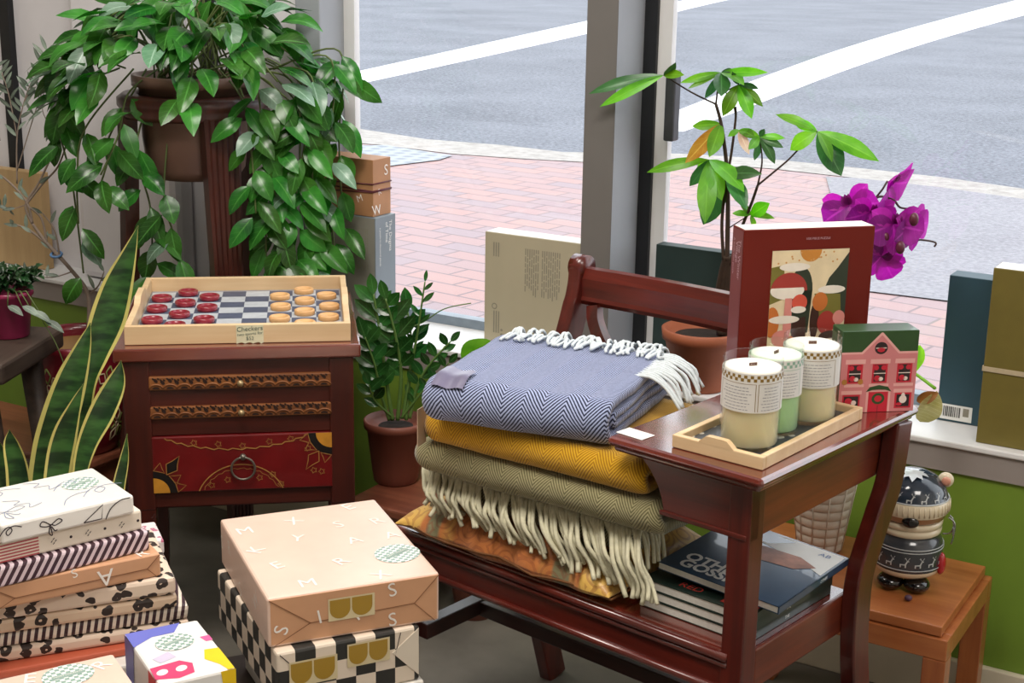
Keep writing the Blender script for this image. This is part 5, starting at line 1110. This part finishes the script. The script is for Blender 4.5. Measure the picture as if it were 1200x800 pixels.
for dx, dz, L in ((.05, -.03, .05), (.03, -.02, .045), (.075, -.05, .05), (.0, -.02, .04)): mb.tube([base, base+Vector((dx*.5, -.02, .01)), base+Vector((dx, -.03, dz))], .0014, 5, 0); p = base+Vector((dx, -.03, dz)); mb.leaf(p, p+Vector((.8, -.2, -.45)).normalized()*L, .018, (0, -.5, 1), 1, .1, .2)
mb.tube(smooth_path([base+Vector((.07, -.03, -.05)), base+Vector((.10, -.04, -.10)), base+Vector((.12, -.04, -.17))], 4), .0012, 5)
mb.obj('trailing_stem', [M['vine'], M['oliveleaf']], kt)
# --- snake plant
SY = 2.34; sp0 = PY(80, 640, SY); sn = thing('snake_plant', 'tall snake plant with yellow-edged upright leaves in front of the low table', 'plant', Vector((sp0.x, SY, .0)), 0)
M['snake'] = NT('snake_leaf'); t = M['snake']; v = t.coord(scale=(14, 14, 46)); nz = t.noise(v, 1.2, 3); t.col(t.ramp(nz, ((.38, lin('16361a')), (.62, lin('3c6830'))))); t.set(rough=.35); M['snake'] = t.m
M['snakeedge'] = plain('yellow_leaf_edge', 'd8cf78', .4, .1, 20)
mb = MB(); mb.lathe([(.075, 0), (.080, .005), (.098, .19), (.104, .192), (.104, .215), (.096, .216), (.094, .20), (1e-5, .195)], 32); mb.obj('pot', M['potblack'], sn)
SO = Vector((sp0.x, SY, 0))
def sword(pts, twist=None, dy=0):
    ctr = smooth_path([PY(x, y, SY+dy)-SO for x, y, w in pts], 6); ws = [Vector((w, 0, 0)) for x, y, w in pts]; ws = [v.x for v in smooth_path(ws, 6)]
    mb = MB(); vs = []; fs = []; ms = []; n = len(ctr); kx = 9
    for i, p in enumerate(ctr):
        t_ = (ctr[min(i+1, n-1)]-ctr[max(i-1, 0)]).normalized(); tw_ = (twist or 0)*i/n
        b = Vector((math.cos(tw_), math.sin(tw_), 0)); b = (b-t_*b.dot(t_)).normalized(); nr = t_.cross(b); hw = max(.0008, ws[i]*SY*1.06/F/2)/max(.55, math.cos(tw_))
        for j in range(kx):
            q = [-1, -.80, -.55, -.28, 0, .28, .55, .80, 1][j]; vs.append(p+b*(q*hw)-nr*(.30*hw*(q*q-1))*-1+nr*0)
    for i in range(n-1):
        for j in range(kx-1): fs.append((i*kx+j, i*kx+j+1, (i+1)*kx+j+1, (i+1)*kx+j)); ms.append(1 if j in (0, kx-2) else 0)
    mb.add(vs, fs, ms, True); return mb.obj('leaf', [M['snake'], M['snakeedge']], sn)
sword([(162, 264, 0), (152, 295, 16), (138, 335, 34), (126, 375, 40), (112, 415, 30), (102, 450, 20), (97, 500, 18), (92, 580, 18), (86, 720, 14)], .4, .0)
sword([(106, 378, 0), (98, 405, 18), (84, 445, 36), (70, 490, 44), (58, 540, 46), (52, 600, 40), (58, 720, 26)], -.2, -.02)
sword([(98, 449, 0), (88, 475, 14), (76, 510, 28), (68, 550, 30), (64, 610, 28), (66, 720, 20)], .2, -.04)
sword([(142, 422, 0), (136, 448, 22), (120, 482, 30), (102, 520, 24), (93, 560, 18), (90, 620, 16), (84, 720, 12)], -.3, -.05)
sword([(80, 480, 0), (84, 520, 12), (86, 570, 16), (82, 720, 14)], .1, .03)
sword([(11, 503, 0), (13, 520, 18), (20, 550, 26), (26, 600, 28), (45, 720, 18)], .2, -.05)
sword([(-2, 515, 0), (4, 545, 20), (10, 600, 24), (35, 720, 16)], 0, -.02)
sword([(149, 508, 0), (146, 535, 10), (141, 560, 14), (132, 600, 16), (100, 720, 10)], .1, -.03)
# --- glossy green plant in terracotta pot
zp_ = P(464, 562, RZ); zt = thing('potted_plant', 'glossy upright green plant in a brown plastic pot beside the folded blankets', 'plant', zp_+Vector((0, 0, .0005)), 0)
mb = MB(); mb.lathe([(.044, 0), (.047, .003), (.049, .02), (.050, .022), (.061, .118), (.067, .120), (.068, .135), (.063, .137), (.060, .125), (1e-5, .115)], 40); mb.disc((0, 0, 0), .001, (0, 0, 1), 0); mb.obj('pot', M['terrac'], zt)
MB().lathe([(.060, .118), (.03, .122), (1e-5, .123)], 24).obj('soil', M['soil'], zt)
ZO = zp_+Vector((0, 0, .0005)); Yz = zp_.y; fol = MB(); stm = MB(); M['zz'] = leafmat('glossy_dark_leaf', '143c18', '3a7232', .22, .15, 14)
def zstem(pts, r, nl, L, dy=0, start=.3, wide=.5):
    pa = smooth_path([PY(x, y, Yz+dy*k/(len(pts)-1))-ZO for k, (x, y) in enumerate(pts)], 8); n = len(pa); stm.tube(pa, [r*(1-.6*i/(n-1)) for i in range(n)], 6)
    for k in range(nl):
        i = int(n*start+(n*(1-start)-1)*k/max(1, nl-1)); i = min(i, n-1); t_ = (pa[min(i+1, n-1)]-pa[max(i-1, 0)]).normalized(); s_ = 1 if k % 2 else -1
        side = Vector((1, rg.uniform(-.6, .3), 0)); d = (t_*.75+side*s_*.75) if k < nl-1 else t_
        Lk = 1.18*L*(1-.45*abs(k/nl-.45))*rg.uniform(.85, 1.1); fol.leaf(pa[i], pa[i]+d.normalized()*Lk, Lk*wide, Vector((0, -.8, .5))-t_*.3, 0, -.05, .25, 6, .5)
zstem([(460, 492), (452, 440), (446, 395), (438, 345)], .005, 12, .055, -.02); zstem([(466, 492), (470, 440), (464, 395), (452, 350)], .005, 11, .052, -.03, .35); zstem([(472, 490), (482, 430), (490, 385), (498, 330)], .004, 11, .03, .0, .45, .33)
zstem([(476, 492), (480, 440), (482, 400), (478, 365)], .004, 8, .05, .02, .4); zstem([(480, 490), (490, 450), (505, 425), (528, 400)], .004, 12, .036, -.01, .2); zstem([(456, 492), (446, 460), (440, 430), (428, 395)], .004, 9, .05, -.04, .35); zstem([(470, 490), (494, 460), (512, 440), (526, 425)], .003, 8, .03, -.03, .2)
zstem([(462, 490), (440, 470), (432, 450)], .003, 5, .04, -.04, .4)
stm.tube(smooth_path([PY(x, y, Yz)-ZO for x, y in ((425, 362), (455, 385), (490, 380), (520, 362), (552, 355))], 6), .0013, 5, 0)
fol.obj('foliage', M['zz'], zt); stm.obj('stems', plain('green_stem', '587838', .5, .15, 20), zt)
# --- round leaf plant
rp = P(556, 455, RZ+.08); s_, d_, _ = wc(PW(560, 412, -.17)); rb = W(s_, d_, 0); rt = thing('round_leaf_plant', 'bright green round-leaved plant poking up behind the navy blanket', 'plant', rb+Vector((0, 0, .0005)), 0)
mb = MB(); mb.lathe([(.04, 0), (.055, .085), (.058, .10), (.052, .10), (1e-5, .09)], 24); mb.obj('pot', M['terrac'], rt)
c_ = PW(560, 414, -.17)-rb; mb = MB(); vs = [c_+Vector((0, 0, 0))]; R_ = .036; bb = (RIGHT+Vector((0, .25, 0))).normalized(); uu = Vector((0, -.10, 1)).normalized()
for rr in (.5, .9, 1): vs += [c_+(bb*math.cos(a)+uu*math.sin(a)*.9)*R_*rr+Vector((0, .006*rr*rr, .002*math.sin(3*a))) for a in [2*PI*i/24 for i in range(24)]]
fs = [(0, 1+i, 1+(i+1) % 24) for i in range(24)]+[(1+24*k+i, 1+24*(k+1)+i, 1+24*(k+1)+(i+1) % 24, 1+24*k+(i+1) % 24) for k in (0, 1) for i in range(24)]
mb.add(vs, fs, 0, True); mb.obj('round_leaf', leafmat('bright_round_leaf', '4a8a1e', '7fb83a', .4, .4, 16), rt)
MB().tube(smooth_path([(0, 0, .09), c_*.5+Vector((0, 0, .03)), c_-uu*.03], 6), .003, 6).obj('stem', M['vine'], rt)
# --- money tree
mp = W(-.615, .048, SZ+.0006); mt = thing('money_tree', 'spindly money tree with bright palmate leaves in a terracotta pot on the sill', 'plant', mp, 0)
mb = MB(); mb.lathe([(.052, 0), (.055, .003), (.074, .10), (.080, .102), (.082, .122), (.076, .124), (.072, .11), (1e-5, .10)], 40); mb.obj('pot', M['terrac2'], mt)
MB().lathe([(.072, .105), (.03, .112), (1e-5, .113)], 24).obj('soil', M['soil'], mt)
M['mleaf'] = leafmat('bright_palmate_leaf', '4d8c22', '7fbf3c', .35, .45, 12); M['mdark'] = leafmat('dark_palmate_leaf', '275a2a', '4b8046', .3, .2, 12); M['myel'] = leafmat('yellowing_leaf', 'c9801e', 'e8c25c', .5, .3, 24); M['mpale'] = leafmat('pale_dry_leaf', 'd2a890', 'ecd3bc', .5, .4, 20)
bark = MB(); fol = MB(); Dm = lambda x, y, dd=0: PW(x, y, .035+dd)-mp
def mst(pts, r0, r1): pa = smooth_path([Dm(*p) for p in pts], 6); n = len(pa); bark.tube(pa, [r0+(r1-r0)*i/(n-1) for i in range(n)], 6)
for k in range(3): mst([(846+5*k, 392, .02), (843+5*k, 350, .02), (846+4*k, 322, .01), (851+2*k, 300, 0)], .011, .006)
mst([(852, 305), (853, 250), (852, 200), (846, 150), (839, 122)], .005, .003); mst([(839, 122), (810, 108), (778, 88)], .002, .0014); mst([(839, 122), (841, 105), (843, 88)], .002, .0014); mst([(848, 305), (846, 260), (851, 215), (857, 180), (862, 140), (862, 125)], .0035, .002); mst([(862, 135), (858, 118), (851, 108), (866, 99)], .0014, .001)
mst([(856, 310), (866, 275), (880, 240), (888, 217)], .0035, .0025); mst([(888, 217), (905, 203), (925, 186), (945, 165), (958, 154)], .002, .0014); mst([(888, 217), (893, 190), (891, 166)], .002, .0012); mst([(853, 215), (840, 200), (830, 187)], .0016, .001); mst([(850, 270), (862, 262), (878, 252)], .0014, .001)
def mcl(c, tips, wd=.34):
    c = Dm(*c)
    for tpp in tips:
        x, y = tpp[:2]; m_ = tpp[2] if len(tpp) > 2 else 0; w_ = tpp[3] if len(tpp) > 3 else wd; dz = tpp[4] if len(tpp) > 4 else rg.uniform(-.05, .02)
        q = Dm(x, y, dz); L = (q-c).length; nrm = Vector((rg.uniform(-.4, .4), -1, rg.uniform(.2, .8))); fol.leaf(c, q, max(.012, L*w_), nrm, m_, rg.uniform(.03, .1), .18, 8, .55, 1.05)
mcl((778, 88), [(690, 110, 1, .17), (703, 125, 0, .16), (792, 73, 1, .3), (802, 88, 0, .3)]); mcl((845, 85), [(797, 97, 0, .2), (806, 104, 0, .16), (826, 115, 1, .3), (845, 113, 1, .5), (900, 85, 0, .17), (862, 84, 1, .4), (872, 100, 0, .4)]); mcl((866, 99), [(847, 136, 0, .42), (881, 139, 0, .38), (894, 125, 0, .32), (889, 104, 1, .35), (858, 84, 1, .4)])
mcl((845, 145), [(811, 148, 0, .36), (803, 191, 2, .30), (831, 184, 0, .42)]); mcl((866, 152), [(878, 181, 3, .28), (853, 160, 0, .4), (884, 160, 0, .36)]); mcl((831, 187), [(758, 202, 0, .2), (808, 218, 1, .4), (826, 262, 0, .30), (872, 225, 0, .34), (816, 200, 0, .4), (846, 235, 0, .4)], .3)
mcl((852, 205), [(824, 263, 1, .42), (875, 246, 1, .36), (893, 204, 1, .3)]); mcl((890, 160), [(865, 153, 0, .42), (896, 151, 1, .4), (884, 188, 1, .34), (908, 192, 1, .34), (918, 173, 1, .32), (877, 175, 0, .36), (920, 162, 0, .3)]); mcl((958, 154), [(909, 134, 0, .24), (931, 143, 0, .4), (926, 176, 0, .52), (986, 206, 1, .50), (1030, 189, 0, .26), (975, 190, 0, .3)]); mcl((880, 252), [(868, 238, 0, .4), (902, 238, 0, .5), (858, 250, 0, .4), (908, 256, 0, .3), (884, 268, 0, .4)])
fol.obj('leaves', [M['mleaf'], M['mdark'], M['myel'], M['mpale']], mt); bark.obj('trunk', plain('dark_bark', '3a2a1e', .8, .2, 40), mt)
# --- orchid
op = W(-.285, .065, SZ+.0006); orc = thing('orchid', 'magenta orchid arching above the right edge of the puzzle box', 'plant', op, 0)
mb = MB(); mb.lathe([(.036, 0), (.046, .09), (.048, .10), (.043, .10), (1e-5, .10)], 28); mb.obj('pot', plain('white_ceramic', 'd8d4cc', .3, .03, 10), orc)
Do = lambda x, y, dd=0: PW(x, y, -.03+dd)-op
M['petal'] = leafmat('magenta_petal', '9a1090', 'c83cc0', .5, .35, 14); M['petald'] = leafmat('dark_magenta_petal', '780a62', '9a2088', .5, .3, 14); M['ostem'] = plain('dark_orchid_stem', '4a3a34', .6, .15, 30); M['bud'] = plain('plum_bud', '5c2236', .4, .1, 30)
stm = MB(); pth = smooth_path([Vector((0, 0, .10)), Do(985, 330, .02), Do(1005, 260), Do(1026, 232), Do(1046, 234), Do(1055, 243), Do(1070, 246), Do(1074, 258)], 6); stm.tube(pth, [.0034-.002*i/len(pth) for i in range(len(pth))], 6)
stm.tube(smooth_path([Vector((.01, 0, .10)), Do(1000, 345), Do(1024, 295), Do(1050, 281), Do(1072, 282), Do(1080, 281), Do(1096, 284), Do(1095, 289)], 6), .0018, 6)
stm.tube([Do(1026, 232), Do(1034, 222), Do(1040, 212)], .0018, 6); stm.obj('flower_stem', M['ostem'], orc)
def blossom(x, y, s, face, roll, dd=0, side=False):
    c0 = Do(x, y, dd); f = Vector(face).normalized(); a = (RIGHT-f*RIGHT.dot(f)).normalized(); b = f.cross(a)*-1; mb = MB(); S_ = s*.0024
    for an, L, w_, m_ in ((90, 1.0, .62, 0), (210, .95, .6, 0), (330, .95, .6, 0), (165, 1.05, 1.05, 0), (15, 1.05, 1.05, 0)):
        t_ = math.radians(an+roll); d = a*math.cos(t_)+b*math.sin(t_)+f*(.25 if side else .12); mb.leaf(c0, c0+d.normalized()*L*S_*18, w_*S_*18, f, m_, .08, .2, 6, .6, .7)
    for k in range(3): t_ = math.radians(250+20*k+roll); mb.leaf(c0+f*.004, c0+f*.012+(a*math.cos(t_)+b*math.sin(t_))*S_*7, S_*5, f, 1, .1, .4, 5)
    mb.obj('blossom', [M['petal'], M['petald']], orc)
blossom(996, 240, 1.25, (-.5, -.9, .1), -20, -.01); blossom(1020, 248, 1.15, (.3, -1, -.2), 10, -.03); blossom(1041, 213, 1.45, (.75, -.5, -.35), 15, 0, True); blossom(1047, 262, 1.3, (.2, -1, 0), 0, -.03); blossom(1030, 282, 1.2, (-.3, -1, -.3), 30, -.02); blossom(1064, 262, 1.2, (.7, -.8, .0), -10, .0); blossom(1033, 300, 1.15, (.1, -1, -.4), 45, -.02); blossom(1012, 258, 1.2, (-.1, -1, .1), 15, .02)
for x, y, s in ((1071, 257, .0105), (1055, 290, .0105), (1038, 278, .008)): MB().sphere(Do(x, y, -.045), s, 0, 12, 8, (.8, .8, 1.15)).obj('bud', M['bud'], orc)
M['oleaf'] = leafmat('bright_orchid_leaf', '7fb82c', 'a9d458', .35, .5, 14); mb = MB()
mb.leaf(Vector((.02, 0, .10)), Do(1078, 405), .05, (.2, -1, .3), 0, .1, .15, 8, .6, .7); mb.leaf(Do(1066, 440), Do(1078, 404), .030, (.2, -1, .3), 0, .05, .15, 8, .6, .6)
lf = MB(); pq = [Do(1066, 440, -.02), Do(1075, 466, -.05), Do(1090, 458, -.06), Do(1080, 495, -.05)]
lf.leaf(Do(1098, 458, -.05), Do(1078, 494, -.05), .044, (.1, -1, .2), 1, .12, .25, 10, .5, .6); lf.leaf(Do(1100, 460, -.054), Do(1074, 470, -.056), .022, (.1, -1, .4), 2, .1, .3, 8, .5, .7); lf.tube(smooth_path([Vector((.02, 0, .11)), Do(1060, 430), Do(1096, 455, -.045)], 5), .003, 6, 0)
mb.add(lf.v, lf.f, lf.m, True); mb.obj('leaves', [M['oleaf'], leafmat('yellowed_orchid_leaf', 'd8d070', 'f0ecb0', .4, .4, 16), plain('brown_dead_leaf', '8a5a24', .6, .25, 40)], orc)
# ================================================================== JAR, PLANTER, BERRY ON THE SIDE STOOL
jb = P(1063, 688, .32); jrot = math.atan2(-jb.y, -jb.x)+PI/2-.05
jar = thing('bear_jar', 'ceramic bear cookie jar with dark knit cap and reindeer sweater on the low stool', 'jar', Vector((jb.x, jb.y+.02, .3205)), jrot)
M['cerblk'] = plain('black_glaze', '0e0d0e', .12, .1, 20, coat=.6); M['cergrey'] = plain('charcoal_knit_glaze', '3c3f44', .2, .08, 60, coat=.6); M['cercream'] = plain('cream_glaze', 'dccdb0', .25, .05, 20, coat=.5); M['cerbrown'] = plain('brown_glaze', '9a6f4c', .25, .08, 20, coat=.5); M['cerpink'] = plain('pink_glaze', 'cf8f78', .3, .08, 20, coat=.4); M['cerred'] = plain('red_glaze', 'b41c28', .2, .06, 20, coat=.6); M['cerlight'] = plain('pale_grey_glaze', 'b9bcbc', .3, .06, 30, coat=.4); M['capblue'] = plain('dark_blue_glaze', '2a3440', .15, .08, 20, coat=.6); M['steel'] = plain('clip_wire', 'a9a9a6', .25, .05, 20, metal=.9)
prof = [(.040, .026, 2), (.049, .028, 2), (.056, .034, 2), (.057, .040, 1), (.059, .060, 1), (.059, .080, 1), (.054, .094, 1), (.050, .097, 1), (.050, .101, 2), (.053, .103, 2), (.054, .110, 2), (.051, .112, 2), (.051, .114, 2), (.054, .116, 2), (.055, .123, 2), (.052, .126, 3), (.058, .132, 3), (.0605, .140, 2), (.0615, .142, 2), (.063, .150, 2), (.0625, .163, 2), (.060, .165, 0), (.058, .172, 0), (.052, .186, 0), (.040, .198, 0), (.022, .206, 0), (1e-5, .208, 0)]
mb = MB(); mb.lathe([p for p in prof[:16]], 48); mb.obj('body', [M['capblue'], M['cergrey'], M['cercream'], M['cerbrown']], jar)
mb = MB(); mb.lathe([(.052, .126, 3)]+prof[16:], 48); 
for k in range(44): a = 2*PI*k/44; mb.tube([(.0632*math.cos(a), .0632*math.sin(a), .144), (.0636*math.cos(a), .0636*math.sin(a), .153), (.0628*math.cos(a), .0628*math.sin(a), .162)], .0012, 5, 2)
for k in range(9):                                         # snow splash on the crown of the cap and small deer round it
    pass
star = []
for k in range(20): a = 2*PI*k/20; r = .030*(1 if k % 2 else .66)*(1+.15*math.sin(3*a)); star.append(Vector((r*math.cos(a), r*math.sin(a)-.012, .2085-.0015*(r/.03)**2*4)))
vs = [Vector((0, -.012, .2105))]+[p+Vector((0, 0, .001)) for p in star]; mb.add(vs, [(0, 1+k, 1+(k+1) % 20) for k in range(20)], 4, True)
lid = mb.obj('lid', [M['capblue'], M['cergrey'], M['cercream'], M['cerbrown'], M['cerlight']], jar)
def wrap_deer(mbx, a0, z0, s, rfun, m_):
    shp = [[(0, 0), (.2, 0), (.2, .35), (.75, .35), (.75, 0), (.95, 0), (.95, .55), (.0, .5)], [(.7, .5), (.95, .5), (1.15, .95), (1.35, .95), (1.3, 1.1), (1.05, 1.15)], [(1.0, 1.1), (1.06, 1.12), (.8, 1.6), (.72, 1.55)], [(1.08, 1.12), (1.14, 1.1), (1.45, 1.55), (1.38, 1.6)], [(.86, 1.35), (.92, 1.4), (.7, 1.45), (.62, 1.4)]]
    for pl in shp:
        vs = []
        for x, z in pl: zz = z0+z*s; r = rfun(zz)+.0006; a = a0+x*s/r; vs.append((r*math.cos(a), r*math.sin(a), zz))
        mbx.poly(vs, m_)
mb = MB(); rf = lambda z: .0590
for k in range(-3, 4): wrap_deer(mb, -PI/2+.42*k-.12, .052, .0115, rf, 0)
for z in (.078, .083, .046): mb.tube([(.0594*math.cos(a) if z < .08 else .0588*math.cos(a), .0594*math.sin(a) if z < .08 else .0588*math.sin(a), z) for a in [2*PI*i/40 for i in range(41)]], .0009, 5, 0)
mb.obj('deer_print', M['cerlight'], jar)
mb = MB(); rc = lambda z: .0575-(z-.172)*.42
for k in range(-4, 5): wrap_deer(mb, -PI/2+.42*k-.1, .168, .010, rc, 0)
mb.tube([(.0607*math.cos(a), .0607*math.sin(a), .1655) for a in [2*PI*i/40 for i in range(41)]], .0014, 6, 0); mb.obj('cap_print', M['cerlight'], lid)
MB().sphere((.004, -.0595, .1345), .0125, 0, 16, 10, (1.15, .42, .80)).obj('nose', M['cerblk'], lid)
for s_ in (-1, 1):
    mb = MB(); mb.sphere((s_*.052, .008, .194), .0135, 0, 14, 9, (1, .6, 1)); mb.sphere((s_*.053, -.0005, .194), .008, 1, 12, 8, (1, .5, 1)); mb.obj('ear', [M['cercream'], M['cerpink']], lid)
    mb = MB(); mb.sphere((s_*.022, -.030, .014), .022, 0, 16, 10, (1.05, 1.15, .62)); mb.obj('foot', M['cerblk'], jar)
    mb = MB(); mb.sphere((s_*.058, -.012, .050), .016, 0, 14, 9, (.55, .75, 1.25)); mb.obj('mitten', M['cerred'], jar)
    mb = MB(); x = s_*.066
    mb.tube(smooth_path([(s_*.055, .004, .098), (x, .004, .100), (s_*.072, .0, .112), (s_*.070, 0, .128), (s_*.064, 0, .134)], 4), .0014, 6); mb.tube(smooth_path([(s_*.062, -.004, .132), (s_*.074, -.004, .122), (s_*.074, -.004, .100), (s_*.071, -.004, .084)], 4), .0014, 6); mb.box((s_*.073, -.002, .108), (.004, .012, .014), 0, .001)
    mb.obj('wire_clip', M['steel'], jar)
bp = P(1064, 704, .32); o = MB().sphere((0, 0, .0055), .0060, 0, 14, 9, (1.1, 1, .9)).obj('berry', plain('purple_berry', '55384e', .5, .2, 60), None, bp+Vector((0, 0, .0003))); tag(o, 'small dusty purple berry lying in front of the bear jar', 'berry')
pp_ = P(960, 640, .32); pt = thing('planter', 'cream ribbed tapered planter on the low stool behind the bench', 'planter', Vector((pp_.x, pp_.y, .3205)), 0)
M['plcream'] = plain('cream_ribbed_plastic', 'd6cdbc', .5, .05, 14)
prof = []
for k in range(9): z = .155*k/9; r = .040+.021*(k/9); prof += [(r, z), (r+.0016, z+.0015), (r+.0022, z+.0150), (r+.0006, z+.0170)]
prof += [(.063, .157), (.060, .160), (.056, .155), (.040, .01), (1e-5, .008)]
mb = MB(); mb.lathe(prof, 48)
for k in range(12): a = 2*PI*k/12; mb.tube([(.0415*math.cos(a), .0415*math.sin(a), .003), (.0635*math.cos(a), .0635*math.sin(a), .155)], .0013, 5)
mb.obj('pot', M['plcream'], pt)
